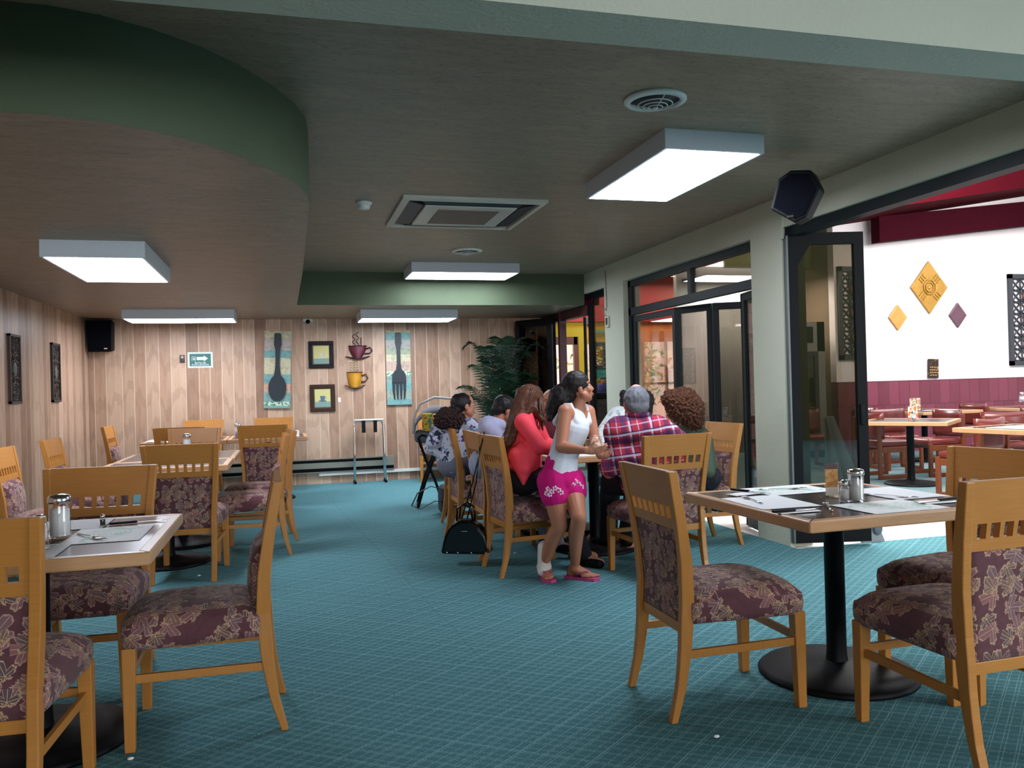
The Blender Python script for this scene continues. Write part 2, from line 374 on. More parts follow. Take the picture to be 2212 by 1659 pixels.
sbox('wall_left', (XL-.15, -6, -.1), (XL, YB, 3.0), PANY)
# main ceiling, beam, curved soffit
sbox('ceiling', (XL-.15, -6, HC), (XR+.2, YB, HC+.15), CEIL)
bm_ = MB().hexa([(XL, 2.19, 2.345), (XR+.4, 2.17, 2.345), (XR+.4, 2.37, 2.345), (XL, 2.40, 2.345), (XL, 2.19, HC), (XR+.4, 2.17, HC), (XR+.4, 2.37, HC), (XL, 2.40, HC)])
struct(bm_.build('trim_1', STUCD))
cur = [(XL, 3.30), (-1.6, 3.235), (-.94, 3.25), (-.78, 3.255), (-.62, 3.30), (-.46, 3.385), (-.29, 3.52), (-.17, 3.66), (-.08, 3.80), (.01, 3.96), (.08, 4.12), (.135, 4.32), (.155, 4.55), (.165, 5.6), (.17, 7.2), (.16, YF)]
poly = cur + [(XR, YF), (XR, YB), (XL, YB)]
m = MB(); n_ = len(poly)
m.add([(x, y, HS) for x, y in poly], [tuple(range(n_))[::-1]])
struct(m.build('ceiling.001', CEIL))
m = MB(); k_ = len(cur)
e_ = cur+[(XR, YF)]
m.add([(x, y, HS-.002) for x, y in e_]+[(x, y, HC) for x, y in e_], [(i, i+1, i+1+len(e_), i+len(e_)) for i in range(len(e_)-1)], True)
m.sm = [True]*14+[False]*(len(m.sm)-14)
struct(m.build('trim_2', GREEN))
# wall on the right side, with openings
WT = .2
def rw(name, y0, y1, z0, z1, mat=STUC): return sbox(name, (XR, y0, z0), (XR+WT, y1, z1), mat)
rw('wall_right', 5.53, 5.97, -.1, HC)
rw('wall_right.001', 5.97, 8.61, 2.44, HC)
rw('wall_right.002', 8.61, 9.18, -.1, HC)
rw('wall_right.003', 9.18, YF, 2.44, HC)
rw('wall_right.004', -6, 5.53, 2.45, HC)
rw('wall_right.005', YF, YB, 2.302, HC, REDB)
sbox('trim_3', (XR+.03, -6, 2.375), (XR+.13, 5.53, 2.45), FRAME)      # sliding door track under the long lintel
sbox('trim_4', (XR-.012, 5.50, 2.36), (XR, 5.53, 2.69), STUC)
# ---- transom window and frame of the folding glass doors
def frame_box(mb, y0, y1, z0, z1, x0=XR+.06, x1=XR+.12): mb.b2((x0, y0, z0), (x1, y1, z1))
fr = MB()
for a in ((5.97, 8.61, 2.37, 2.44), (5.97, 8.61, 2.05, 2.13), (8.55, 8.61, 0, 2.44), (5.97, 6.02, 0, 2.44), (7.13, 7.19, 2.13, 2.37)): frame_box(fr, *a)
wt = struct(fr.build('window_1', FRAME))
g = MB(); g.b2((XR+.085, 6.02, 2.13), (XR+.095, 7.13, 2.37)); g.b2((XR+.085, 7.19, 2.13), (XR+.095, 8.55, 2.37)); g.build('pane', TINT2, wt)
def door_leaf(name, p0, p1, z0=.02, z1=2.04, glass=TINT2, w=.055, th=.035, brace=False, mat=FRAME, low=.10):
    """one glazed leaf between two floor points"""
    a = Vector((p0[0], p0[1], 0)); b = Vector((p1[0], p1[1], 0)); d = b-a; L = d.length; ang = math.atan2(d.y, d.x)
    R = Matrix.Rotation(ang, 3, 'Z'); o = struct(bpy.data.objects.new(name, None)); C.objects.link(o); o.location = a; o.rotation_euler = (0, 0, ang)
    f = MB(); f.b2((0, -th/2, z0), (w, th/2, z1)); f.b2((L-w, -th/2, z0), (L, th/2, z1)); f.b2((w, -th/2, z1-w*1.2), (L-w, th/2, z1)); f.b2((w, -th/2, z0), (L-w, th/2, z0+low))
    if brace: f.prism([(w, z1-w*1.2), (w+.10, z1-w*1.2), (w, z1-w*1.2-.16)], -th/2, th/2, lambda u, v, q: (u, q, v))
    f.build('door_frame', mat, o)
    MB().b2((w-.005, -.004, z0+low-.005), (L-w+.005, .004, z1-w*1.2+.005)).build('pane', glass, o)
    return o
door_leaf('door_1', (XR+.10, 8.55), (XR+.14, 7.60))
door_leaf('door_2', (XR+.14, 7.60), (XR+.30, 7.16))
door_leaf('door_3', (XR+.30, 7.14), (XR+.62, 6.98), glass=TINT, mat=BLK)
door_leaf('door_4', (XR+.42, 6.55), (XR+.16, 6.38))
door_leaf('door_5', (XR+.16, 6.36), (XR+.09, 6.03))
# open leaf beside the pillar
dl = door_leaf('door_6', (3.73, 5.50), (4.30, 5.36), z0=.03, z1=2.40, glass=TINT, w=.075, th=.045, brace=True, mat=BLK, low=.12)
MB().b2((-.014, -.03, .03), (0, .03, 2.38)).build('track', plain('worn_aluminium', (110, 116, 118), .4, .8), dl)
h = MB(); h.rbox((.54, -.03, 1.0), (.03, .015, .16), .004); h.build('door_handle', BLKPL, dl)
# narrow side window, then the far doorway with its open leaves
fr = MB(); x0, x1 = XR+.04, XR+.10
for a in ((9.18, 9.22, 0, 2.44), (9.76, 9.84, 0, 2.302), (9.18, 9.84, 2.36, 2.44), (9.18, 9.84, .02, .12)): fr.b2((x0, a[0], a[2]), (x1, a[1], a[3]))
w2 = struct(fr.build('window_2', BLK)); MB().b2((XR+.065, 9.22, .12), (XR+.072, 9.76, 2.36)).build('pane', TINT2, w2)
door_leaf('door_7', (XR+.06, 10.02), (XR+.50, 10.85), z1=2.16, glass=GLASS, w=.07, mat=BLK)
fr = MB(); fr.b2((XR+.02, 9.85, 2.18), (XR+.12, YB, 2.30)); fr.b2((XR, 10.86, 0), (XR+.10, 10.93, 2.3)); struct(fr.build('trim_5', plain('maroon_frame', (78, 34, 40), .5)))
door_leaf('door_8', (XR-.02, 11.02), (XR-.05, 11.70), z1=2.24, glass=TINT, w=.10, mat=BLK)
door_leaf('door_9', (XR-.06, 11.00), (XR-.42, 11.55), z1=2.24, glass=TINT, w=.09, mat=BLK)
# ---- hall on the right
hw = MB(); hw.b2((8.87, YB, 1.20), (15, YB+.15, 5.2)); struct(hw.build('wall_hall', WHITEW))
n = N('maroon_wainscot'); v = n.coord('Object', (1, 1, 1)); br = n.n('ShaderNodeTexBrick'); br.offset = .5
mp_ = n.n('ShaderNodeMapping'); mp_.inputs['Rotation'].default_value = (math.radians(90), 0, 0); n.l(v, mp_.inputs[0]); n.l(mp_.outputs[0], br.inputs['Vector'])
br.inputs['Scale'].default_value = 1.0; br.inputs['Brick Width'].default_value = .21; br.inputs['Row Height'].default_value = .40; br.inputs['Mortar Size'].default_value = .006
br.inputs['Color1'].default_value = lin((108, 30, 48)); br.inputs['Color2'].default_value = lin((132, 52, 72)); br.inputs['Mortar'].default_value = lin((70, 16, 28))
n.col(n.mix(n.math('MULTIPLY', n.noise(v, 3, 4), .5), br.outputs['Color'], lin((118, 74, 92)))); n.set(.35)
struct(MB().b2((8.87, YB-.03, 0), (15, YB+.15, 1.21)).build('baseboard_hall', n.m))
sbox('wall_hall.001', (14.8, -6, 0), (15, YB, 5.2), WHITEW)
sbox('wall_hall.002', (7.2, YB+.6, 3.2), (8.9, YB+.7, 5.2), plain('olive_paint', (112, 116, 40), .7))
sbox('wall_hall.003', (8.87, YB+.15, 0), (8.97, 14.0, 5.2), plain('kitchen_tan_wall', (128, 108, 88), .7))
sbox('wall_hall.004', (6.6, 13.0, 0), (8.87, 13.1, 3.3), plain('kitchen_grey_wall', (120, 118, 112), .7))
# sloped red ceiling and rafters
def slab(name, y0, y1, x0, x1, zb0, slope, h, mat):
    return struct(MB().hexa([(x0, y0, zb0), (x1, y0, zb0+slope*(x1-x0)), (x1, y1, zb0+slope*(x1-x0)), (x0, y1, zb0), (x0, y0, zb0+h), (x1, y0, zb0+h+slope*(x1-x0)), (x1, y1, zb0+h+slope*(x1-x0)), (x0, y1, zb0+h)]).build(name, mat))
slab('ceiling.002', 7.6, 14.2, XR+.2, 15, 3.02, .16, .1, RED)
slab('trim_6', 7.35, 7.6, XR+.2, 15, 2.72, .155, .9, RED)
slab('trim_7', 11.35, 11.55, 9.45, 15, 3.49, .115, .42, REDB)
slab('ceiling.003', 1.0, 5.4, XR+.2, 15, 3.3, .12, .1, RED)
# ---- lobby beyond (yellow wall with a street door and windows)
YS = 14.0
def lw(name, x0, x1, z0, z1, mat): return sbox(name, (x0, YS, z0), (x1, YS+.12, z1), mat)
lw('wall_lobby', 3.2, 4.20, 0, 4, YEL); lw('wall_lobby.001', 4.20, 5.10, 2.09, 4, YEL); lw('wall_lobby.002', 5.10, 5.42, 0, 4, YEL)
lw('wall_lobby.003', 5.42, 5.95, 2.03, 4, YEL); lw('wall_lobby.004', 5.95, 6.35, 0, 4, plain('brown_wood_wall', (112, 62, 36), .5, scale=5))
lw('wall_lobby.005', 6.35, 7.35, 2.05, 4, plain('orange_paint', (222, 122, 30), .6)); lw('wall_lobby.006', 7.35, 8.9, 0, 4, plain('brown_wood_wall', (112, 62, 36)))
lw('wall_lobby.007', 6.35, 7.35, 0, .5, plain('brown_wood_wall', (112, 62, 36)))
sbox('wall_lobby.008', (XR+.0, YB+.12, 0), (XR+.1, YS, 3.2), YEL)
fr = MB()
for a in ((4.20, 4.28, 0, 2.09), (5.03, 5.12, 0, 2.15), (4.2, 5.1, 2.01, 2.15)): fr.b2((a[0], YS-.05, a[2]), (a[1], YS+.02, a[3]))
struct(fr.build('door_10', plain('brown_door_frame', (96, 42, 30), .5)))
fr = MB()
for a in ((5.42, 5.46, .9, 2.05), (5.60, 5.64, 1.60, 2.05), (5.91, 5.95, .9, 2.05), (5.42, 5.95, 1.97, 2.05), (5.42, 5.95, 1.56, 1.62)): fr.b2((a[0], YS-.04, a[2]), (a[1], YS+.02, a[3]))
fr.cm = 1; fr.b2((5.46, YS-.03, 1.40), (5.91, YS, 1.56)); fr.b2((5.42, YS-.05, 2.22), (5.95, YS-.03, 2.26))
struct(fr.build('window_3', [plain('dark_teal_frame', (18, 50, 54), .5), plain('teal_panel', (40, 150, 140), .6)]))
fr = MB()
for a in ((6.35, 6.40, .5, 2.05), (6.83, 6.87, .5, 2.05), (7.30, 7.35, .5, 2.05), (6.35, 7.35, 1.25, 1.29)): fr.b2((a[0], YS-.04, a[2]), (a[1], YS+.02, a[3]))
sbox('wall_lobby.009', (XR+.12, YS-.06, 2.42), (8.85, YS-.005, 4.2), plain('coral_red_paint', (176, 52, 52), .6))
struct(fr.build('window_4', plain('orange_wood_frame', (190, 110, 40), .5)))
# ================================================================== DINING CHAIRS
def post_y(z):
    P_ = [(0, -.305), (.12, -.272), (.25, -.250), (.45, -.236), (.60, -.243), (.75, -.264), (.951, -.302)]
    for (a, ya), (b, yb) in zip(P_, P_[1:]):
        if z <= b+1e-6: t = (z-a)/(b-a); t = max(0, min(1, t)); return ya+(yb-ya)*t
    return -.302
def post_x(z): return .218 if z < .45 else .218+.036*(z-.45)/.5     # outer side of the post
def make_chair(label, group):
    t = thing('dining_chair', label, 'chair', group=group)
    for s in (-1, 1):
        zs = [0, .06, .12, .2, .28, .37, .45, .53, .6, .68, .76, .85, .951]; vs = []; fs = []
        for z in zs:
            th = .026+.026*min(1, z/.35)-(.016*max(0, (z-.5)/.45)); y = post_y(z); xo = post_x(z); xi = xo-.034
            vs += [(s*xi, y-th/2, z), (s*xo, y-th/2, z), (s*xo, y+th/2, z), (s*xi, y+th/2, z)]
        for i in range(len(zs)-1):
            for k in range(4): fs.append((i*4+k, i*4+(k+1) % 4, i*4+4+(k+1) % 4, i*4+4+k))
        fs += [(3, 2, 1, 0), tuple(len(vs)-4+k for k in range(4))]
        MB().add(vs, fs).build('leg', OAK, t, bevel=.004)
        f = MB(); a, b = .024, .0175
        f.hexa([(s*.213-b, .235-b, 0), (s*.213+b, .235-b, 0), (s*.213+b, .235+b, 0), (s*.213-b, .235+b, 0), (s*.208-a, .232-a, .375), (s*.208+a, .232-a, .375), (s*.208+a, .232+a, .375), (s*.208-a, .232+a, .375)])
        f.build('leg', OAK, t, bevel=.003)
        st = MB(); st.hexa([(s*.203-.009, -.236, .235), (s*.203+.009, -.236, .235), (s*.209+.009, .215, .243), (s*.209-.009, .215, .243), (s*.203-.009, -.236, .266), (s*.203+.009, -.236, .266), (s*.209+.009, .215, .274), (s*.209-.009, .215, .274)])
        st.build('stretcher', OAK, t, bevel=.002)
    MB().b2((-.19, .225, .255), (.19, .245, .285)).build('stretcher', OAK, t, bevel=.002)
    MB().b2((-.187, -.252, .322), (.187, -.226, .362)).build('stretcher', OAK, t, bevel=.002)
    # crest rail with seven square windows
    cr = MB()
    def seg(u0, u1, z0, z1, th=.024):
        q = []
        for z in (z0, z1):
            w_ = post_x(z)-.033; y = post_y(z)
            q += [(u0*w_, y-th/2, z), (u1*w_, y-th/2, z), (u1*w_, y+th/2, z), (u0*w_, y+th/2, z)]
        cr.hexa(q)
    seg(-1, 1, .812, .951); seg(-1, 1, .722, .762)
    W_ = .064; P_ = .128*.83*2*.62; hw_ = .088
    cs = [(-3+i)*.26 for i in range(7)]; prev = -1
    for c_ in cs: seg(prev, c_-hw_, .762, .812); prev = c_+hw_
    seg(prev, 1, .762, .812)
    cr.build('crest_rail', OAK, t)
    # back pad
    nb, nh = 10, 12; vs = []; fs = []
    for side in (0, 1):
        for j in range(nh+1):
            z = .362+(.724-.362)*j/nh; w_ = post_x(z)-.034
            for i in range(nb+1):
                u = -1+2*i/nb; e = max(0, 1-abs(u)**5)*max(0, 1-abs(2*j/nh-1)**7)
                y = post_y(z)+(.006+.058*e if side else -.006-.006*e)
                vs.append((u*w_, y, z))
    o_ = (nb+1)*(nh+1)
    for j in range(nh):
        for i in range(nb):
            a = j*(nb+1)+i; fs.append((a, a+1, a+nb+2, a+nb+1)); fs.append((o_+a, o_+a+nb+1, o_+a+nb+2, o_+a+1))
    for i in range(nb): fs.append((i, o_+i, o_+i+1, i+1)); a = nh*(nb+1)+i; fs.append((a, a+1, o_+a+1, o_+a))
    for j in range(nh): a = j*(nb+1); fs.append((a, a+nb+1, o_+a+nb+1, o_+a)); b = a+nb; fs.append((b, o_+b, o_+b+nb+1, b+nb+1))
    MB().add(vs, fs, True).build('backrest', LEAF, t)
    # seat cushion
    n1 = 14; vs = []; fs = []
    def sp(u, v): w_ = (.222+.018*(v+1)/2); return (u*w_*(1-.05*max(0, v)**6*abs(u)**4), -.222+(v+1)/2*.492-.025*abs(u)**4*(v > .7))
    rows = []
    for j in range(n1+1):
        for i in range(n1+1):
            u = -1+2*i/n1; v = -1+2*j/n1; x, y = sp(u, v); e = (1-abs(u)**4)*(1-abs(v)**4)
            vs.append((x, y, .448+.055*e**.6))
    for j in range(n1):
        for i in range(n1): a = j*(n1+1)+i; fs.append((a, a+1, a+n1+2, a+n1+1))
    per = [i for i in range(n1+1)]+[(j+1)*(n1+1)+n1 for j in range(n1)]+[n1*(n1+1)+n1-1-i for i in range(n1)]+[(n1-1-j)*(n1+1) for j in range(n1-1)]
    base = len(vs); L = len(per)
    for zz, k in ((.42, 1.015), (.39, 1.01), (.367, .985)):
        for i in per: x, y, _ = vs[i]; vs.append((x*k, (y-.02)*k+.02, zz))
    for i in range(L): fs.append((per[i], base+i, base+(i+1) % L, per[(i+1) % L]))
    for r_ in range(2):
        for i in range(L): fs.append((base+r_*L+i, base+(r_+1)*L+i, base+(r_+1)*L+(i+1) % L, base+r_*L+(i+1) % L))
    fs.append(tuple(base+2*L+i for i in range(L)))
    MB().add(vs, fs, True).build('seat', LEAF, t)
    return t
R_ = math.radians
CH = [  # x, y, rotation, label
 (1.69, 3.04, -91, 'oak chair with its back to the aisle at the right foreground table'),
 (-.34, 3.47, 91, 'oak chair seen side on, at the aisle side of the left foreground table'),
 (-.91, 2.93, -3, 'oak chair cut off by the lower left corner of the picture, seen from behind'),
 (-.88, 4.06, 177, 'oak chair facing the camera across the left foreground table, cushion under the tabletop'),
 (-.68, 6.32, -4, 'oak chair seen from behind at the near side of the second left table'),
 (-.22, 9.30, -3, 'oak chair seen from behind at the aisle end of the rearmost left tables'),
 (-.30, 6.94, 93, 'nearer of two oak chairs seen edge on by the middle left tables'),
 (-.25, 7.56, 96, 'farther of two oak chairs seen edge on by the middle left tables'),
 (-1.69, 10.41, -91, 'oak chair in the far left corner with its cushion facing right, nearest the wall speaker'),
 (-1.59, 7.63, -91, 'oak chair by the side wall beneath the carved panels, only its yellow crest showing'),
 (-1.63, 6.52, -90, 'oak chair by the side wall at the left edge of the picture, pink-lit back cushion'),
 (-.90, 8.52, 177, 'oak chair facing the camera at the far side of the joined left tables'),
 (-1.06, 9.52, -4, 'oak chair seen from behind at the wall end of the rearmost left tables'),
 (-1.06, 11.33, 178, 'oak chair against the back wall under the green exit sign'),
 (-.16, 11.33, 179, 'oak chair against the back wall under the spoon picture'),
 (1.66, 5.57, -86, 'oak chair with the black handbag hanging on its back'),
 (1.67, 6.16, -90, 'oak chair in the family row holding the person in the lavender shirt'),
 (1.62, 6.86, -90, 'oak chair in the family row holding the woman in the floral blouse'),
 (1.73, 7.61, -89, 'farthest oak chair of the family row, mostly hidden behind the next one'),
 (2.02, 11.39, 172, 'oak chair against the back wall beside the infant carrier stand'),
 (2.38, 5.09, 6, 'oak chair seen from behind holding the man in the plaid shirt'),
 (3.10, 5.92, 92, 'oak chair by the folding glass doors holding the woman in the green top'),
 (2.27, 2.40, 1, 'largest oak chair in the lower right corner, seen from behind'),
 (2.76, 2.87, 102, 'oak chair with yellow-lit crest behind the largest right corner chair'),
]
chair0 = make_chair(CH[0][3], 'leaf-patterned dining chairs'); chairs = []
for i, (x, y, a, lab) in enumerate(CH):
    if i == 0: chair0.location = (x, y, 0); chair0.rotation_euler = (0, 0, R_(a)); chairs.append(chair0)
    else: chairs.append(dup(chair0, (x, y, 0), R_(a), lab, 'leaf-patterned dining chairs'))
# ================================================================== DINING TABLES
def make_table(label, cx, cy, rz=0, w_=.93, d_=.93, r=.33, group='dining tables with wood edges'):
    t = thing('dining_table', label, 'table', (cx, cy, 0), R_(rz), group)
    MB().b2((-w_/2+.02, -d_/2+.02, .722), (w_/2-.02, d_/2-.02, .7602)).build('tabletop', LAMINATE, t)
    e = MB(); b = .045
    def side(p, q, inner):
        e.hexa([p[0]+(.718,), p[1]+(.718,), q[1]+(.718,), q[0]+(.718,), p[0]+(.760,), p[1]+(.760,), q[1]+(.760,), q[0]+(.760,)])
    X, Y = w_/2, d_/2; o_ = [(-X, -Y), (X, -Y), (X, Y), (-X, Y)]; i_ = [(-X+b, -Y+b), (X-b, -Y+b), (X-b, Y-b), (-X+b, Y-b)]
    for k in range(4):
        a0, a1, b0, b1 = o_[k], o_[(k+1) % 4], i_[k], i_[(k+1) % 4]
        e.hexa([a0+(.716,), a1+(.716,), b1+(.716,), b0+(.716,), a0+(.7615,), a1+(.7615,), b1+(.7615,), b0+(.7615,)])
    e.build('edge_banding', OAKT, t, bevel=.006)
    MB().lathe([(.055, .02), (.046, .06), (.042, .10), (.042, .70), (.06, .712), (.10, .717)]).build('pedestal', BLK, t)
    MB().lathe([(r, .0), (r+.002, .012), (r-.015, .026), (r*.6, .036), (.10, .045), (.06, .06)], n=40).build('base', BLKPL, t)
    return t
make_table('square table set with four placemats in the right foreground', 2.29, 3.09, 1.5)
make_table('square table with sugar jar in the left foreground', -.915, 3.46, 0)
make_table('narrow table joined to another in the middle left, nearer half', -.885, 6.79, 0, .93, .68, .30)
make_table('square table joined to another in the middle left, farther half', -.875, 7.62, 0, .93, .93, .30)
make_table('rearmost left table nearer the side wall', -1.12, 10.40, 0, .91, .92, .30)
make_table('rearmost left table nearer the aisle', -.205, 10.42, 0, .90, .92, .30)
make_table('family table, nearer half beside the standing girl', 2.32, 6.06, 0, .93, .90)
make_table('family table, farther half', 2.33, 6.98, 0, .93, .90)
# ---- table settings
def put(px, py, z=.7615): return F(px, py, z)
def placemat(px, py, rz, label, w_=.36, d_=.27, mat=None):
    m = MB(); nx = 8
    vs = []; fs = []
    for j in range(5):
        for i in range(nx+1): vs.append((-w_/2+w_*i/nx, -d_/2+d_*j/4, .0006+.0012*random.random()*(i in (0, nx) or j in (0, 4))))
    for j in range(4):
        for i in range(nx): a = j*(nx+1)+i; fs.append((a, a+1, a+nx+2, a+nx+1))
    n_ = len(vs); vs += [(x, y, 0) for x, y, z in vs]; fs += [tuple(n_+q for q in f)[::-1] for f in list(fs)]
    m.add(vs, fs); p = put(px, py); o = m.build('placemat', mat or PMAT, loc=p, rot=(0, 0, R_(rz)))
    return tag(o, label, 'placemat', 'paper placemats')
T1 = (2.29, 3.09)
def pm(x, y, rz, label, mat=None):
    o = placemat(1000, 1000, rz, label, mat=mat); o.location = (x, y, .7617); return o
pm(1.985, 3.10, 88, 'blank white paper placemat nearest the chair on the left of the right foreground table', PAPER)
pm(2.33, 2.79, 2, 'green-printed paper placemat at the near edge of the right foreground table')
pm(2.28, 3.40, 182, 'green-printed paper placemat at the far edge of the right foreground table')
pm(2.62, 3.10, -88, 'blank white paper placemat at the right end of the right foreground table', PAPER)
pm(-.66, 3.44, 90, 'green-printed paper placemat at the aisle end of the left foreground table')
pm(-.90, 3.76, 180, 'white paper placemat at the far edge of the left foreground table', PAPER)
pm(-.93, 3.16, 0, 'white paper placemat at the near edge of the left foreground table', PAPER)
pm(-.62, 10.35, 90, 'white placemat on the rearmost left table nearer the aisle', PAPER).location.x = .02
pm(-1.42, 10.35, 90, 'white placemat on the rearmost left table nearer the side wall', PAPER)
pm(-1.15, 10.12, 0, 'white placemat at the near edge of the rearmost left tables', PAPER)
pm(2.08, 5.82, 90, 'white paper placemat on the family table beside the girl', PAPER)
pm(2.62, 5.85, 90, 'white paper placemat on the family table before the plaid man')
pm(2.08, 6.75, 90, 'white paper placemat on the family table before the floral blouse')
def knife(x, y, rz, label, z=.7635):
    t = thing('table_knife', label, 'knife', (x, y, z), R_(rz), 'table knives')
    MB().rbox((-.055, 0, .005), (.105, .017, .010), .004).build('handle', BLKPL, t)
    MB().prism([(0, -.006), (.09, -.008), (.112, -.002), (.115, .006), (0, .007)], .003, .0048).build('blade', CHROME, t); return t
def fork(x, y, rz, label, z=.7635):
    m = MB(); m.tube([(-.10, 0, .003), (-.05, 0, .004), (.02, 0, .006), (.045, 0, .003)], [.006, .004, .0028, .005], 8, flat=.4)
    m.rbox((.062, 0, .003), (.032, .024, .003), .0014)
    for k in range(4): m.tube([(.076, -.0095+k*.0063, .003), (.10, -.0095+k*.0063, .006), (.125, -.0095+k*.0063, .005)], [.0018, .0016, .001], 6)
    o = m.build('fork', CHROME, loc=(x, y, z), rot=(0, 0, R_(rz))); return tag(o, label, 'fork', 'forks')
def napkin(x, y, rz, label, z=.7632):
    m = MB(); m.hexa([(-.09, -.035, 0), (.09, -.035, 0), (.09, .035, 0), (-.09, .035, 0), (-.088, -.033, .003), (.09, -.034, .0025), (.088, .034, .003), (-.09, .033, .0035)])
    o = m.build('napkin', PAPER, loc=(x, y, z), rot=(0, 0, R_(rz))); return tag(o, label, 'napkin', 'folded napkins')
for (x, y, a, l) in ((1.93, 2.83, 0, 'folded napkin near the near left corner of the right foreground table'), (2.58, 2.80, 0, 'folded napkin under the black-handled knife at the right of the near placemat'), (2.03, 3.36, 12, 'folded napkin at the far left corner of the right foreground table')): napkin(x, y, a, l)
knife(1.92, 2.82, 4, 'black-handled knife at the near left corner of the right foreground table', .767)
knife(2.58, 2.80, 187, 'black-handled knife beside the near placemat of the right foreground table', .767)
knife(2.06, 3.38, -70, 'black-handled knife at the far left of the right foreground table', .767)
knife(2.66, 3.49, 185, 'black-handled knife at the far right corner of the right foreground table')
fork(2.10, 2.86, 60, 'fork on the near green-printed placemat of the right foreground table')
fork(2.25, 3.42, -15, 'fork on the far green-printed placemat of the right foreground table')
fork(1.94, 3.16, 80, 'fork on the blank placemat at the left of the right foreground table')
fork(2.52, 3.02, -60, 'fork on the blank placemat at the right of the right foreground table')
knife(-.60, 3.70, 8, 'black-handled knife at the far edge of the left foreground table')
knife(-.83, 3.13, 70, 'black-handled knife at the near edge of the left foreground table', .765)
fork(-.72, 3.40, -55, 'fork on the green-printed placemat of the left foreground table')
SUG = [(.030, .0), (.033, .004), (.033, .012), (.030, .018), (.031, .10), (.030, .118)]
def sugar(p, label, k=1.0):
    t = thing('sugar_dispenser', label, 'sugar dispenser', p, 0, 'glass sugar dispensers'); t.scale = (k, k, k)
    g = MB(); nn = 20; prof = [(.038, 0), (.040, .006), (.040, .016), (.036, .024), (.037, .12), (.034, .132)]
    g.lathe(prof, n=nn); g.build('glass_jar', GLASS, t)
    MB().lathe([(.033, .01), (.033, .105), (.02, .108)], n=20).build('sugar', SALT, t)
    MB().lathe([(.039, .130), (.040, .134), (.040, .146), (.036, .156), (.018, .162), (.006, .163)], n=24).build('lid', CHROME, t); return t
def shaker(p, label, k=1.0, fill=None):
    t = thing('salt_shaker', label, 'salt shaker', p, 0, 'glass shakers'); t.scale = (k, k, k)
    MB().lathe([(.024, 0), (.026, .005), (.025, .05), (.021, .065), (.016, .07)], n=8).build('glass_jar', GLASS, t)
    MB().lathe([(.020, .006), (.020, .048), (.012, .05)], n=8).build('salt', fill or SALT, t)
    MB().lathe([(.018, .066), (.019, .072), (.018, .086), (.012, .092), (.004, .093)], n=20).build('lid', CHROME, t); return t
sp_ = put(1850, 1083); sugar(sp_, 'tall glass sugar dispenser with chrome lid on the right foreground table', .86)
shaker(put(1826, 1083), 'small glass salt shaker beside the sugar dispenser on the right foreground table', 1.0)
sugar(put(130, 1162), 'glass sugar dispenser on the left foreground table', 1.02)
shaker(put(88, 1172), 'glass shaker beside the sugar dispenser on the left foreground table', 1.1)
t = thing('card_stand', 'clear acrylic stand with orange drinks card on the right foreground table', 'card stand', put(1797, 1073), R_(-18))
MB().b2((-.045, -.03, 0), (.045, .03, .003)).build('foot', GLASS, t)
hd_ = MB().b2((-.030, -.002, .003), (.030, .0045, .150)).build('holder', GLASS, t)
n = N('printed_drinks_card'); g = n.noise(n.coord(), 38, 3); _, _, zc = n.sep(n.coord()); cc_ = n.mix(n.math('MULTIPLY', n.math('GREATER_THAN', g, .52), .45), lin((216, 164, 96)), lin((176, 84, 44)))
cc_ = n.mix(n.math('GREATER_THAN', zc, .122), cc_, lin((70, 44, 52))); n.col(n.mix(n.math('LESS_THAN', zc, .042), cc_, lin((226, 218, 206)))); n.set(.4)
MB().b2((-.027, -.0035, .006), (.027, -.0022, .145)).build('card', n.m, hd_)
shaker(put(222, 1135), 'tiny glass shaker on the far placemat of the left foreground table', .5, plain('pepper', (30, 28, 28), .8))
sugar(put(404, 958+16), 'glass sugar dispenser on the joined middle left tables', 1.0)
sugar(put(514, 943), 'glass sugar dispenser on the rearmost left table', 1.0)
t = tag(MB().rbox((0, 0, .03), (.05, .05, .06), .008).build('napkin_stack', PAPER, loc=put(642, 940)), 'stack of white napkins on the rearmost left table at the aisle end', 'napkins')
def glassware(p, label, h=.12, r=.035, fill=(226, 214, 190), lvl=.6):
    t = thing('drinking_glass', label, 'glass', p, 0, 'drinking glasses on the family table')
    MB().lathe([(r*.75, 0), (r*.8, .004), (r, h), (r*.97, h)], n=20).build('glass_wall', GLASS, t)
    MB().lathe([(r*.72, .006), (r*.72+r*.2*lvl, h*lvl), (r*.3, h*lvl+.001)], n=20).build('drink', plain('drink_%d' % fill[0], fill, .4), t); return t
glassware((2.30, 6.25, .762), 'glass with amber drink in the middle of the family table', .13, .035, (150, 96, 40))
glassware((2.45, 6.65, .762), 'glass with dark drink further along the family table', .13, .035, (60, 34, 26))
tag(MB().lathe([(.11, .0), (.12, .006), (.125, .016), (.10, .010), (.01, .008)], n=32).build('dinner_plate', WHT, loc=(2.12, 6.28, .762)), 'white dinner plate on the family table before the coral jacket', 'plate')
tag(MB().lathe([(.11, .0), (.12, .006), (.125, .016), (.10, .010), (.01, .008)], n=32).build('dinner_plate', WHT, loc=(2.56, 6.33, .762)), 'white dinner plate on the family table before the spotted blouse', 'plate')
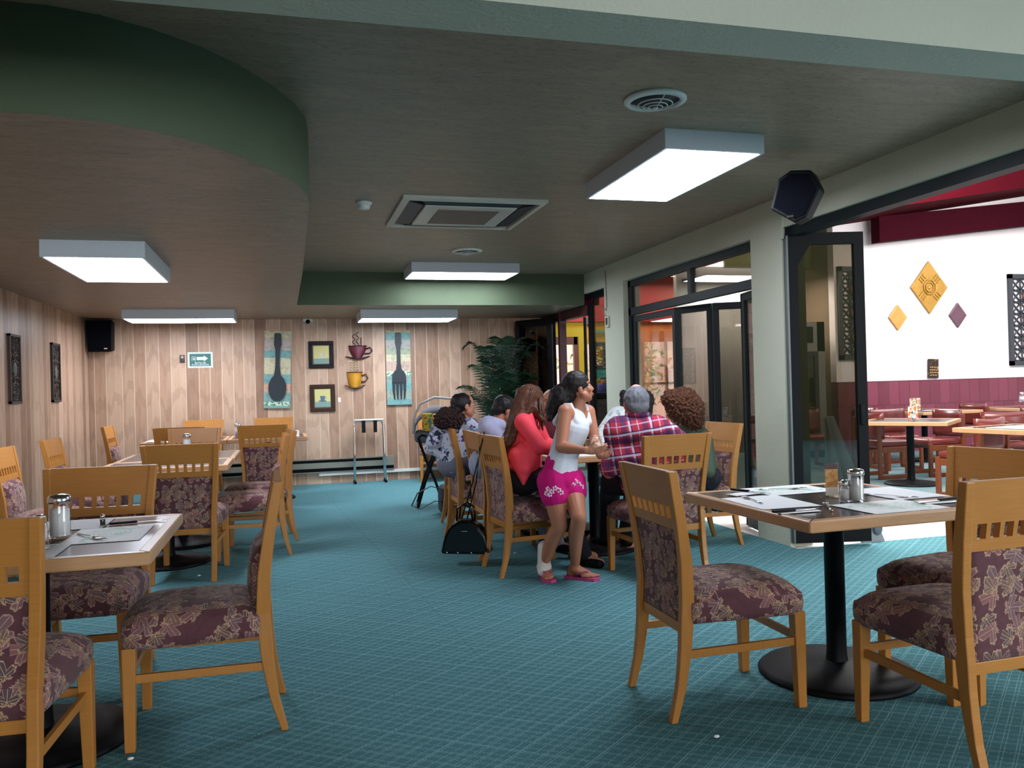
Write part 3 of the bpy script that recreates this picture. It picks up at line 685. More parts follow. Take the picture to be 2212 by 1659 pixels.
# ================================================================== CEILING FIXTURES
LIT = emit('lamp_diffuser', (236, 242, 255), LAMP)
def lamp(cx, cy, zt, alongx, label):
    sx, sy = (1.24, .62) if alongx else (.62, 1.24)
    t = thing('ceiling_light', label, 'ceiling light', (cx, cy, zt), 0, 'fluorescent ceiling lights')
    m = MB(); h_ = .11
    for a, b in (((-sx/2, -sy/2), (sx/2, -sy/2+.02)), ((-sx/2, sy/2-.02), (sx/2, sy/2)), ((-sx/2, -sy/2+.02), (-sx/2+.02, sy/2-.02)), ((sx/2-.02, -sy/2+.02), (sx/2, sy/2-.02))): m.b2(a+(-h_,), b+(0,))
    m.build('housing', WMET, t); MB().b2((-sx/2+.02, -sy/2+.02, -h_-.002), (sx/2-.02, sy/2-.02, -h_+.012)).build('diffuser', LIT, t); return t
lamp(2.37, 4.76, HC, False, 'ceiling light nearest the long lintel above the right foreground, largest in view')
lamp(2.00, 9.33, HC, True, 'ceiling light beside the small round vent, in front of the green fascia')
lamp(-1.17, 6.44, HS, False, 'ceiling light on the lower ceiling over the left tables')
lamp(-1.18, 10.68, HS, True, 'ceiling light along the back wall above the exit sign')
lamp(1.56, 10.74, HS, True, 'ceiling light along the back wall between spoon and fork pictures')
def vent(px, py, label, r=.155):
    p = F(px, py, HC); t = thing('ceiling_vent', label, 'vent', p, 0, 'round ceiling vents')
    MB().lathe([(r, 0), (r, -.012), (r-.03, -.022), (r-.032, -.006), (r-.034, 0)], n=40).build('frame', WHT, t)
    MB().lathe([(r-.032, -.001), (r-.032, -.004)], n=32).build('duct', plain('vent_dark', (22, 28, 40), .6), t)
    m = MB()
    for k, (rr, zz) in enumerate(((.085, -.028), (.060, -.036), (.036, -.042))): m.tube([(rr*math.cos(q/24*6.2832), rr*math.sin(q/24*6.2832), zz) for q in range(24)], .0032, 6, closed=True)
    for q in (.5, 2.6, 4.7): m.tube([((r-.03)*math.cos(q), (r-.03)*math.sin(q), -.012), (.02*math.cos(q), .02*math.sin(q), -.045)], .0032, 6)
    m.ell((0, 0, -.046), (.014, .014, .008)); m.build('diffuser_rings', WHT, t)
vent(1415, 214, 'large round vent in the ceiling nearest the beam')
vent(1008, 541, 'small round vent between the air conditioner and the far ceiling light', .16)
t = thing('air_conditioner', 'cassette air conditioner set in the middle of the ceiling', 'air conditioner', (1.41, 6.46, HC))
s_ = .55; IV = plain('ivory_plastic', (196, 196, 186), .4, var=.04); m = MB()
for k in range(4):
    a = k*math.pi/2; R3 = Matrix.Rotation(a, 3, 'Z')
    for (q0, q1, z0, z1, z2, z3) in ((s_, s_-.05, 0, -.02, -.03, -.0),):
        p = [(-q0, -q0, z0), (q0, -q0, z0), (q0, -q0, z1), (-q0, -q0, z1)]; i4 = [(-q1, -q1, z0), (q1, -q1, z0), (q1, -q1, z2), (-q1, -q1, z2)]
        m.add([R3 @ Vector(v) for v in p+i4], [(0, 1, 2, 3), (3, 2, 6, 7), (7, 6, 5, 4)])
m.build('outer_frame', IV, t); m = MB()
m.b2((-.36, -.36, -.036), (.36, .36, -.004)); m.build('centre_panel', IV, t, bevel=.01)
gm = N('air_grille'); x, y, z = gm.sep(gm.coord()); gm.col(gm.mix(gm.math('GREATER_THAN', gm.math('FRACT', gm.math('MULTIPLY', y, 45)), .5), lin((128, 112, 100)), lin((92, 78, 70)))); gm.set(.6)
MB().b2((-.24, -.26, -.040), (.24, .26, -.034)).build('intake_grille', gm.m, t)
for k in range(4):
    R3 = Matrix.Rotation(k*math.pi/2, 3, 'Z'); m = MB()
    m.add([R3 @ Vector(v) for v in ((-.40, -.49, -.012), (.40, -.49, -.012), (.36, -.375, -.030), (-.36, -.375, -.030), (-.40, -.49, -.004), (.40, -.49, -.004), (.36, -.375, -.004), (-.36, -.375, -.004))], [(0, 1, 2, 3), (4, 7, 6, 5), (0, 4, 5, 1), (2, 6, 7, 3), (1, 5, 6, 2), (0, 3, 7, 4)])
    m.build('louvre', plain('louvre_navy', (14, 18, 34), .5), t)
t = thing('smoke_detector', 'white smoke detector on the ceiling left of the air conditioner', 'smoke detector', F(786, 437, HC))
MB().lathe([(.06, 0), (.06, -.012), (.05, -.02)], n=24).build('base', WHT, t); MB().lathe([(.044, -.018), (.046, -.034), (.04, -.05), (.01, -.055)], n=24).build('sensor_cap', WHT, t)
t = thing('security_camera', 'small white camera where the back wall meets the lower ceiling', 'security camera', (.33, YB-.08, HS))
MB().rbox((0, 0, -.025), (.13, .07, .05), .012).build('housing', WHT, t); MB().ell((0, -.03, -.045), (.032, .032, .03)).build('lens', BLKPL, t)
# ================================================================== WALL DECORATION (back wall)
def wallthing(name, label, cat, x, z, y=YB, group=None): return thing(name, label, cat, (x, y, z), 0, group)
XZ = lambda a, b, d: (a, d, b)
def ladle_outline(kind):
    if kind == 'spoon':
        L = [(-.048, .47), (-.035, .49), (.035, .49), (.048, .47)]; R = []
        prof = [(.50, .030), (.485, .046), (.34, .050), (.26, .030), (.08, .028), (.0, .034), (-.04, .040), (-.08, .045), (-.13, .085), (-.20, .115), (-.27, .120), (-.34, .108), (-.40, .078), (-.43, .04)]
    else:
        prof = [(.50, .026), (.485, .042), (.34, .044), (.26, .026), (.06, .026), (.0, .036), (-.03, .040), (-.06, .07), (-.10, .096), (-.16, .100), (-.22, .100)]
    return prof
def utensil(kind, x, z, label):
    t = wallthing('wall_picture', label, 'wall picture', x, z, group=None); w_, h_ = .175, .53
    if kind == 'spoon': t.rotation_euler = (0, R_(2.0), 0)
    n = N('painted_planks_'+kind); v = n.coord('Object'); _, _, zz = n.sep(v)
    vo = n.n('ShaderNodeTexVoronoi', voronoi_dimensions='1D'); vo.inputs['Scale'].default_value = 1; n.l(n.math('MULTIPLY', n.math('ADD', zz, .3 if kind == 'spoon' else 5.0), 8.5), vo.inputs['W'])
    a, b, c_ = n.sep(vo.outputs['Color']); g = n.noise(v, 22, 4, .7)
    col = n.ramp(a, [(.15, (112, 160, 158)), (.35, (178, 166, 126)), (.5, (132, 176, 182)), (.62, (222, 150, 104)), (.8, (196, 190, 158))])
    col = n.mix(n.math('MULTIPLY', n.math('GREATER_THAN', g, .55), .35), col, lin((86, 104, 98)))
    bandz = n.math('MULTIPLY', n.math('LESS_THAN', zz, -.44 if kind == 'spoon' else -.05), n.math('GREATER_THAN', zz, -.50 if kind == 'spoon' else -.12))
    col = n.mix(n.math('MULTIPLY', bandz, .8), col, n.mix(n.math('GREATER_THAN', n.noise(v, 38, 2), .52), lin((206, 214, 190)), lin((46, 132, 96))))
    n.col(col); n.set(.7)
    MB().b2((-w_, -.035, -h_), (w_, 0, h_)).build('plank_board', n.m, t)
    prof = ladle_outline(kind); pts = [(-r, zz_) for zz_, r in prof]+[(r, zz_) for zz_, r in prof[::-1]]
    m = MB(); m.prism(pts, -.052, -.036, XZ)
    if kind == 'fork':
        for k in range(4):
            xc = -.078+.052*k; m.prism([(xc-.021, -.215), (xc+.021, -.215), (xc+.016+xc*.0, -.33), (xc+.008-xc*.12, -.455), (xc-.008-xc*.12, -.455), (xc-.018, -.33)], -.052, -.036, XZ)
    m.build(kind+'_cutout', plain('charcoal_cutout', (26, 36, 44), .5), t)
utensil('spoon', -.09, 1.605, 'striped plank picture of a black spoon')
utensil('fork', 1.575, 1.60, 'striped plank picture of a black fork')
def framed(x, z, fc, label, cup):
    t = wallthing('framed_picture', label, 'framed picture', x, z); w_, h_, b = .172, .19, .054; m = MB()
    for a, c_ in (((-w_, -h_), (w_, -h_+b)), ((-w_, h_-b), (w_, h_)), ((-w_, -h_+b), (-w_+b, h_-b)), ((w_-b, -h_+b), (w_, h_-b))): m.b2((a[0], -.03, a[1]), (c_[0], 0, c_[1]))
    m.build('frame', plain('frame_%d' % fc[0], fc, .55, 0, .25), t, bevel=.008)
    MB().b2((-w_+b, -.014, -h_+b), (w_-b, -.001, h_-b)).build('mat_board', plain('olive_mat', (110, 102, 70), .8), t)
    n = N('cafe_print'); _, _, zz = n.sep(n.coord()); n.col(n.mix(n.math('LESS_THAN', n.math('ADD', zz, n.math('MULTIPLY', n.noise(n.coord(), 12, 2), .04)), -.03), lin((206, 198, 134)), lin((128, 156, 148)))); n.set(.6)
    pr_ = MB().b2((-w_+b+.012, -.017, -h_+b+.012), (w_-b-.012, -.013, h_-b-.012)).build('print', n.m, t)
    m = MB(); cm_ = plain('cup_ink_%d' % cup[0], cup, .6)
    m.prism([(-.034, .03), (.034, .03), (.026, -.02), (.014, -.034), (-.014, -.034), (-.026, -.02)], -.021, -.0165, XZ); m.prism([(.055*math.cos(q), -.04+.012*math.sin(q)) for q in [i*.52 for i in range(12)]], -.020, -.0162, XZ)
    m.tube([(.032, -.019, .018), (.048, -.019, .012), (.044, -.019, -.010), (.028, -.019, -.012)], .003, 6); m.build('painted_cup', cm_, pr_)
framed(.50, 1.80, (24, 22, 28), 'black framed picture of a pale coffee cup, upper of the two', (204, 200, 176))
framed(.505, 1.195, (58, 36, 26), 'brown framed picture of a blue coffee cup, lower of the two', (78, 112, 130))
def cup_sign(x, z, rgb, tall, label, steam, rimc):
    t = wallthing('metal_cup', label, 'wall decoration', x, z); mt = plain('cup_enamel_%d' % rgb[0], rgb, .4, .3, var=.35, scale=14); dk = plain('cup_rim_%d' % rimc[0], rimc, .4, .5)
    w_ = .125 if not tall else .105; h_ = .085 if not tall else .105; vs = []; fs = []
    n1 = 14; prof = [(h_, w_), (h_*.3, w_*.93), (-h_*.4, w_*(.72 if not tall else .86)), (-h_, w_*(.42 if not tall else .6))]
    for zz, r in prof:
        for k in range(n1+1): a = math.pi*k/n1; vs.append((-r*math.cos(a), -.008-.05*math.sin(a), zz))
    for i in range(3):
        for k in range(n1): a = i*(n1+1)+k; fs.append((a, a+1, a+n1+2, a+n1+1))
    m = MB(); m.add(vs, fs, True); m.prism([(-prof[0][1], h_), (prof[0][1], h_), (prof[2][1], -h_*.4), (prof[3][1], -h_), (-prof[3][1], -h_), (-prof[2][1], -h_*.4)], -.012, -.004, XZ); m.build('cup', mt, t)
    m = MB(); m.tube([(-w_*math.cos(math.pi*k/12), -.010-.052*math.sin(math.pi*k/12), h_) for k in range(13)], .007, 6); m.tube([(-w_, -.01, h_), (w_, -.01, h_)], .007, 6); m.build('rim', dk, t)
    m = MB(); m.tube([(w_*.9, -.02, h_*.5), (w_+.05, -.02, h_*.75), (w_+.075, -.02, h_*.2), (w_+.04, -.02, -h_*.25), (w_*.8, -.02, -h_*.3)], .010, 8); m.build('handle', dk, t)
    m = MB(); m.tube([(-w_*1.35, -.02, -h_*.72), (-w_*.7, -.035, -h_*.98), (0, -.04, -h_*1.12), (w_*.7, -.035, -h_*.98), (w_*1.35, -.02, -h_*.72)], [.006, .012, .014, .012, .006], 8); m.build('saucer', dk, t)
    m = MB()
    if steam == 'wavy':
        for k, xx in enumerate((-.05, .0, .05)):
            hh = (.17, .20, .12)[k]; m.tube([(xx+.018*math.sin(i*1.15)*(k < 2), -.015, h_+hh*i/12) for i in range(13)], .0055, 6)
        m.build('steam', dk, t)
    else:
        for j in range(4):
            for i in range(3): a = random.random()*6; m.tube([(-.045+.04*i+.018*math.cos(q/8*6.28), -.015, h_+.03+.035*j+.016*math.sin(q/8*6.28)) for q in range(8)], .004, 6, closed=True)
        m.build('steam', plain('cream_beads', (196, 176, 140), .5), t)
cup_sign(1.005, 1.83, (92, 30, 46), False, 'burgundy metal coffee cup with wavy steam on the back wall', 'wavy', (46, 26, 34))
cup_sign(.955, 1.44, (196, 140, 36), True, 'yellow metal coffee cup with bead steam on the back wall', 'beads', (96, 66, 44))
tag(MB().b2((-.018, -.003, -.032), (.018, 0, .032)).build('paper_label', PAPER, loc=(.735, YB, 1.165)), 'small white label on the back wall beside the lower framed picture', 'label')
# exit route sign
t = wallthing('exit_sign', 'green evacuation route sign with white arrow on the back wall', 'sign', -1.085, 1.755); sg = plain('sign_green', (40, 104, 96), .5, var=.04)
MB().b2((-.158, -.006, -.105), (.158, 0, .105)).build('border', plain('sign_mint', (206, 238, 228), .5, var=.03), t)
pn_ = MB().b2((-.135, -.008, -.083), (.135, -.006, .083)).build('panel', sg, t)
def sign_graphics(par, s_=1, d=1, yo=-.011):
    m = MB(); q = [(-.045, -.001), (.045, -.001), (.045, -.018), (.098, .019), (.045, .058), (.045, .040), (-.045, .040)]
    m.prism([(a*d*s_, b*s_) for a, b in q], yo, yo+.002, XZ); m.build('arrow', PAPER, par)
    m = MB()
    for a, b, c_, e in ((-.105, -.010, -.101, .046), (-.063, -.010, -.059, .046), (-.105, .042, -.059, .046)): m.b2((a*d, yo, b), (c_*d, yo+.002, e))
    m.prism([(-.086*d, .03), (-.078*d, .03), (-.070*d, .012), (-.078*d, -.006), (-.084*d, -.006), (-.088*d, .012)], yo, yo+.002, XZ); m.build('running_figure', PAPER, par)
sign_graphics(pn_)
for s_, zz in (('RUTA DE', -.040), ('EVACUACION', -.066)): text(s_, .034, PAPER, pn_, 'lettering', Matrix.Translation((0, -.010, zz)) @ RX90)
t = wallthing('thermostat', 'small dark thermostat left of the green evacuation sign', 'thermostat', -1.31, 1.775)
MB().rbox((0, -.01, 0), (.062, .02, .10), .004).build('case', plain('thermostat_brown', (64, 50, 46), .5), t); MB().lathe([(.02, 0), (.018, .012), (.002, .013)], (0, -.02, .018), axis=Matrix.Rotation(R_(90), 3, 'X')).build('dial', plain('grey_dial', (170, 166, 160), .4), t)
# baseboard heater and conduit
t = wallthing('baseboard_heater', 'long grey electric heater low on the back wall', 'heater', .30, .17); HG = plain('heater_grey', (128, 130, 120), .45, .2)
x0, x1 = -1.25, 1.17
m = MB(); m.b2((x0, -.06, .05), (x1, -.02, .125)); m.build('front_panel', HG, t); m = MB(); m.b2((x0, -.055, .165), (x1, 0, .178)); m.b2((x0, -.05, -.01), (x1, 0, .0)); m.b2((x1-.16, -.062, .12), (x1, -.055, .172)); m.build('housing', HG, t)
MB().b2((x0, -.02, .0), (x1, -.001, .165)).build('fins', BLK, t)
tag(MB().b2((.43, YB-.035, .115), (2.6, YB, .155)).build('conduit', WHT), 'white cable duct low on the back wall behind the tray stand', 'cable duct')
# speakers
def speaker(label, loc, rz, s_=1.0, hexa=False):
    t = thing('wall_speaker', label, 'speaker', loc, rz); w_, h_, d_ = .15*s_, .19*s_, .2*s_
    if hexa:
        q = [(-.13, .14), (-.04, .19), (.10, .17), (.16, .03), (.06, -.16), (-.02, -.19), (-.19, -.07)]
        m = MB(); m.prism([(a*s_, b*s_) for a, b in q], -d_*.5, d_*.3, XZ); m.build('cabinet', BLKPL, t, bevel=.012)
        m = MB(); m.prism([(a*s_*.86, b*s_*.86) for a, b in q], -d_*.53, -d_*.49, XZ); m.build('grille', plain('speaker_cloth', (8, 10, 18), .95, 0, .08, scale=300, var=.3), t)
        MB().b2((-.06, -d_*.545, -.15*s_), (-.02, -d_*.53, -.135*s_)).build('badge', CHROME, t)
        MB().b2((-.03, 0, -.03), (.03, d_*.9, .03)).build('bracket', BLK, t)
    else:
        m = MB(); m.hexa([(-w_*.9, 0, -h_), (w_*.9, 0, -h_), (w_*.8, d_*.8, -h_*.9), (-w_*.8, d_*.8, -h_*.9), (-w_, -.02, h_), (w_, -.02, h_), (w_*.85, d_*.8, h_*.9), (-w_*.85, d_*.8, h_*.9)]); m.build('cabinet', BLKPL, t, bevel=.012)
        m = MB(); m.hexa([(-w_*.82, -.010, -h_*.92), (w_*.82, -.010, -h_*.92), (w_*.82, 0, -h_*.92), (-w_*.82, 0, -h_*.92), (-w_*.92, -.032, h_*.92), (w_*.92, -.032, h_*.92), (w_*.92, -.02, h_*.92), (-w_*.92, -.02, h_*.92)]); m.build('grille', plain('speaker_cloth', (8, 10, 18), .95, 0, .08, scale=300, var=.3), t)
        MB().b2((w_*.35, -.022, -h_*.84), (w_*.6, -.006, -h_*.76)).build('badge', CHROME, t)
        MB().b2((-.03, d_*.7, -.03), (.03, d_*1.02, .03)).build('bracket', BLK, t)
    return t
speaker('black speaker high in the corner beside the side wall panelling', (-2.27, YB-.22, 2.075), R_(-6), 1.08)
speaker('black angular speaker on the long lintel beside the pillar', tuple(D(1729, 428, 5.12)), R_(-50), .86, True)
speaker('black speaker in the dark far corner above the palm', (3.42, YB-.30, 1.98), R_(8), 1.0)
# carved panels on the side wall
def carved(y, label):
    t = thing('carved_panel', label, 'wall decoration', (XL, y, 1.575), 0, 'carved wooden panels'); w_, h_ = .165, .325; DK = plain('carved_dark_wood', (52, 40, 34), .6, var=.2)
    m = MB()
    for a, b in (((-w_, -h_), (w_, -h_+.022)), ((-w_, h_-.022), (w_, h_)), ((-w_, -h_), (-w_+.022, h_)), ((w_-.022, -h_), (w_, h_))): m.b2((0, a[0], a[1]), (.025, b[0], b[1]))
    m.build('frame', DK, t); m = MB()
    for zc in (-.21, 0, .21):
        for rr in (.085, .055, .028): m.tube([(.012, rr*1.15*math.cos(q/20*6.2832), zc+rr*math.sin(q/20*6.2832)) for q in range(20)], .006, 6, closed=True)
        for q in range(8): a = q*math.pi/4; m.tube([(.012, .03*math.cos(a), zc+.03*math.sin(a)), (.014, .075*math.cos(a+.35), zc+.075*math.sin(a+.35)), (.012, .13*math.cos(a), zc+.10*math.sin(a))], .0055, 6)
    for zc in (-.30, -.105, .105, .30):
        for k in range(5): yy = -.12+.06*k; m.tube([(.012, yy-.03, zc-.025), (.014, yy, zc+.02), (.012, yy+.03, zc-.025)], .006, 6)
    m.build('fretwork', DK, t)
    MB().ell((.014, 0, 0), (.01, .05, .07)).build('medallion', plain('sage_medallion', (88, 92, 76), .7), t)
carved(8.68, 'carved openwork panel on the side wall nearest the picture edge'); carved(10.12, 'carved openwork panel on the side wall nearer the corner speaker')
# thermostat/switch with cable on the narrow pillar
t = thing('wall_switch', 'small switch box with a loose cable on the narrow pillar', 'switch', (XR, 9.06, 2.02))
MB().rbox((-.012, 0, 0), (.024, .09, .13), .004).build('box', plain('switch_ivory', (190, 192, 176), .5), t); MB().b2((-.027, -.025, -.035), (-.024, .025, .045)).build('display', plain('switch_display', (60, 66, 58), .4), t)
c_ = [(-.005, .05, .62), (-.006, .04, .42), (-.006, .03, .2), (-.01, .05, .14), (-.01, .12, .17), (-.01, .17, .22), (-.01, .20, .18), (-.01, .12, .10), (-.006, .02, .065)]
MB().tube(c_, .004, 6).build('cable', plain('grey_cable', (120, 124, 116), .6), t)
# tray stand
t = thing('tray_stand', 'folding chrome tray stand with black straps against the back wall', 'tray stand', (1.115, 11.58, 0), 0)
for k, yy in enumerate((-.05, .05)):
    m = MB(); pts = [(-.21, yy*1.6, .0), (-.205, yy, .42), (-.20, yy*.4, .80), (-.17, yy*.3, .86), (.17, yy*.3, .86), (.20, yy*.4, .80), (.205, yy, .42), (.21, yy*1.6, 0)]
    m.tube(pts, .0125, 10); m.build('tube_frame', CHROME, t)
    for s_ in (-1, 1): MB().lathe([(.018, 0), (.018, .03), (.014, .034)], (s_*.21, yy*1.6, 0)).build('foot_cap', BLKPL, t)
for s_ in (-.075, .085):
    m = MB(); m.b2((s_-.03, -.035, .845), (s_+.03, .035, .885)); m.b2((s_-.025, -.04, .70), (s_+.025, -.034, .87)); m.build('strap', BLKPL, t)
m = MB(); m.tube([(-.20, -.03, .875), (.20, -.03, .875)], .014, 10); m.build('top_bar', WHT, t)
# palm
t = thing('potted_palm', 'tall green palm in the far corner beside the dark doors', 'palm', (2.95, 11.30, 0))
MB().lathe([(.14, 0), (.17, .02), (.20, .36), (.22, .38), (.22, .42), (.19, .42), (.18, .38)], n=28).build('pot', plain('pot_brown', (70, 48, 36), .6), t)
PG = plain('palm_green', (30, 62, 38), .5, var=.35, scale=9); PG2 = plain('palm_green_dark', (24, 48, 36), .5, var=.35, scale=9)
random.seed(11)
for k in range(30):
    a = 3.0+k*.113+(k % 3)*.5; L = .26+.34*random.random(); el = 1.15+.55*random.random(); base = Vector((.05*math.cos(a), .05*math.sin(a), .4)); hgt = .35+.85*random.random()
    pts = []; dirv = Vector((math.cos(a), math.sin(a), 0))
    for i in range(10):
        u = i/9; pts.append(base + dirv*(L*u**1.4) + Vector((0, 0, hgt*1.15*math.sin(min(1.9, u*1.9)) + .25*u)))
    m = MB(); m.tube(pts, [.009*(1-.8*i/9) for i in range(10)], 6)
    vs = []; fs = []
    for i in range(2, 10):
        for sub in (0, .33, .66):
            if i+sub > 9: continue
            u0 = i+sub; p = pts[int(u0)].lerp(pts[min(9, int(u0)+1)], u0-int(u0)); tn = (pts[min(9, int(u0)+1)]-pts[max(0, int(u0)-1)]).normalized(); sd = tn.cross(Vector((0, 0, 1))).normalized()
            ll = .26*math.sin(.5+u0/9*2.3)+.05
            for s_ in (-1, 1):
                tip = p + sd*s_*ll*.8 + tn*ll*.55 - Vector((0, 0, ll*.35)); mid = p.lerp(tip, .5)+Vector((0, 0, ll*.10)); wv = tn*.014; o_ = len(vs)
                vs += [p-wv*.3, p+wv*.3, mid+wv, tip, mid-wv]; fs.append((o_, o_+1, o_+2, o_+3, o_+4))
    m.add(vs, fs)
    for v in m.v: v.y = min(v.y, .44); v.x = min(v.x, .60)
    m.build('frond', PG if k % 2 else PG2, t)
# ================================================================== floor things
for i, (px, py) in enumerate(((282, 1658-16), (1112, 1196), (1548, 1588+6), (430, 1245))):
    q = F(px, py); m = MB(); m.ell((0, 0, .006), (.012, .008, .005), nu=8, nv=5); o = m.build('crumb', PAPER, loc=q); tag(o, ('white paper scrap on the carpet at the bottom left beside the side-on chair', 'white scrap on the carpet behind the girl', 'white scrap on the carpet near the right corner chair leg', 'white scrap on the carpet under the second left table')[i], 'paper scrap', 'scraps on the carpet')
# infant carrier on folding stand
b = F(930, 1092); t = thing('carrier_stand', 'black folding x-frame stand beside the floral blouse', 'stand', (b.x, b.y, 0), R_(-8))
for s_ in (-1, 1):
    for d_ in (-1, 1):
        m = MB(); y_ = s_*.20; m.tube([(d_*.14, y_, .01), (d_*.05, y_, .30), (-d_*.04, y_, .52), (-d_*.10, y_, .70), (-d_*.115, y_, .76), (-d_*.08, y_, .79), (-d_*.03, y_, .775)], .015, 8); m.build('frame_tube', BLK, t)
for d_ in (-1, 1):
    MB().tube([(d_*.14, -.20, .02), (d_*.14, .20, .02)], .011, 8).build('cross_bar', BLK, t)
t = thing('infant_carrier', 'grey hooded infant carrier with white handle resting on the folding stand', 'infant carrier', (b.x+.10, b.y+.05, .70), R_(-8))
GREY = plain('grey_fabric', (96, 100, 106), .9, var=.2, scale=200)
m = MB(); vs = []; fs = []
for j in range(7):
    th = -1.5+j*.5
    for i in range(11):
        ph = math.pi*i/10; r = .22; vs.append((r*math.cos(ph)*(1.15), .17*math.sin(th*.55)*1.2, .02+.10+.28*math.sin(ph)*math.cos(th*.5)))
for j in range(6):
    for i in range(10): a = j*11+i; fs.append((a, a+1, a+12, a+11))
m.add(vs, fs, True); o = m.build('hood', GREY, t); so = o.modifiers.new('s', 'SOLIDIFY'); so.thickness = .012
m = MB(); m.rbox((0, 0, .06), (.50, .34, .14), .06, 4); m.build('shell', GREY, t)
MB().tube([(-.26, -.18, .10), (-.25, -.18, .28), (-.18, -.18, .42), (-.02, -.18, .49), (.16, -.18, .47), (.22, -.18, .40)], .013, 8).build('handle', plain('handle_grey', (178, 182, 182), .4), t)
m = MB(); m.rbox((-.10, -.16, .22), (.12, .06, .2), .02); m.build('blanket', m_spots('bright_baby_blanket', (196, 176, 60), [(190, 80, 50), (90, 130, 120)], 16, .56), t)
b2_ = F(940, 1112); t = thing('backpack', 'dark grey bag with a looped strap on the carpet beneath the stand', 'bag', (b2_.x+.16, b2_.y, 0), 0)
MB().rbox((0, 0, .15), (.22, .30, .30), .06, 4).build('body', plain('charcoal_nylon', (44, 50, 60), .7, var=.2), t)
m = MB(); m.tube([(-.08, -.10, .26), (-.22, -.14, .31), (-.36, -.16, .25), (-.42, -.16, .13), (-.34, -.16, .09), (-.18, -.14, .16), (-.08, -.12, .14)], .016, 8, flat=.3); m.build('strap', plain('black_webbing', (24, 26, 34), .6), t)
# handbag hanging from the row chair
q = F(1012, 1186); t = thing('handbag', 'glossy black handbag hanging by a long strap from a chair back', 'handbag', (1.245, 5.86, .085), R_(-25)); PB = plain('patent_black', (10, 10, 14), .15, var=.1)
o_ = [(-.175, .0), (.175, .0), (.185, .02), (.155, .13), (.11, .20), (.05, .245), (-.03, .245), (-.10, .21), (-.15, .13), (-.18, .02)]
m = MB(); m.prism(o_, -.065, .065, XZ); bb_ = m.build('body', PB, t, bevel=.02)
m = MB(); m.tube([(-.16*math.cos(a)*1.0, -.067, .02+.225*math.sin(a)) for a in [i*.262 for i in range(13)]], .005, 6); m.build('piping', PB, bb_)
for s_ in (-1, 1): MB().tube([(-.06, s_*.04, .24), (-.05, s_*.05, .33), (0, s_*.055, .36), (.05, s_*.05, .33), (.06, s_*.04, .24)], .008, 8).build('handle', PB, t)
m = MB()
for s_ in (-.13, -.05, .05): m.ell((s_, -.07, .015), (.006, .004, .006), nu=8, nv=6)
m.ell((.0, -.072, .17), (.025, .004, .005)); m.build('metal_fittings', CHROME, bb_)
lt = Vector((1.365, 5.72, .95)); inv = (Matrix.Translation(t.location) @ Matrix.Rotation(R_(-25), 4, 'Z')).inverted()
for q in ((-.02, -.015), (.02, .02)):
    top = inv @ Vector((1.352+.0, 5.705+q[1]*3, .962)); MB().tube([(-.01+q[0], 0, .25), (top*.5)+Vector((q[0], 0, .08)), top], .005, 6).build('strap', PB, t)
top = inv @ Vector((1.352, 5.66, .962)); top2 = inv @ Vector((1.37, 5.77, .962)); MB().tube([top, (top+top2)/2+Vector((0, 0, .006)), top2], .006, 6).build('strap_loop', PB, t)
# ================================================================== HALL ON THE RIGHT
RW = m_oak('reddish_wood', (92, 38, 20), (118, 54, 30), .35); VIN = plain('burgundy_vinyl', (104, 42, 38), .3, var=.18, scale=7)
def hall_chair(label):
    t = thing('hall_chair', label, 'chair', group='burgundy vinyl chairs in the hall')
    for s in (-1, 1):
        x = s*.235; m = MB()
        for a, b in (((-.25, 0), (-.20, .78)), ((.21, 0), (.26, .42)), ((-.20, 0), (.21, .05)), ((-.20, .33), (.21, .40))): m.b2((x-.019, a[0], a[1]), (x+.019, b[0], b[1]))
        m.build('side_frame', RW, t, bevel=.006)
    m = MB(); m.rbox((0, .0, .435), (.45, .50, .085), .03, 4); m.build('seat', VIN, t)
    m = MB(); vs = []; fs = []; nb = 12
    for k, yo in enumerate((-.0, .05)):
        for j in range(6):
            z = .49+.33*j/5
            for i in range(nb+1): u = -1+2*i/nb; vs.append((u*.255, -.255+.06*u*u-.02+yo+(.012 if j in (0, 5) and not k else 0), z+.012*u*u))
    o_ = 6*(nb+1)
    for j in range(5):
        for i in range(nb): a = j*(nb+1)+i; fs += [(a, a+1, a+nb+2, a+nb+1), (o_+a, o_+a+nb+1, o_+a+nb+2, o_+a+1)]
    for i in range(nb): a = 5*(nb+1)+i; fs += [(i, o_+i, o_+i+1, i+1), (a, a+1, o_+a+1, o_+a)]
    for j in range(5): a = j*(nb+1); b = a+nb; fs += [(a, a+nb+1, o_+a+nb+1, o_+a), (b, o_+b, o_+b+nb+1, b+nb+1)]
    m.add(vs, fs, True); m.build('backrest', VIN, t)
    return t
HCH = [(7.36, 8.90, -91, 'burgundy hall chair beside the open glass door, frame nearest its edge'),
 (8.08, 8.80, 84, 'burgundy hall chair at the right side of the front hall table'),
 (6.95, 7.05, 15, 'burgundy hall chair with its curved back towards the camera, above the yellow-lit oak crest'),
 (7.35, 10.35, 180, 'burgundy hall chair between the two hall tables, near the open door'),
 (8.15, 9.6, 170, 'burgundy hall chair behind the front hall table, nearer the white wall'),
 (8.35, 8.05, -30, 'burgundy hall chair in the middle of the hall, partly behind another chair back'),
 (9.3, 8.75, 60, 'burgundy hall chair near the right edge, behind the curved-back chair'),
 (10.1, 9.25, 20, 'burgundy hall chair near the right edge, close to the wainscot'),
 (8.05, 6.75, 95, 'burgundy hall chair at the right edge of the picture by the third hall table'),
 (8.55, 10.45, -90, 'burgundy hall chair left of the rear hall table by the wainscot'),
 (10.15, 10.45, 90, 'burgundy hall chair right of the rear hall table by the wainscot')]
h0 = hall_chair(HCH[0][3])
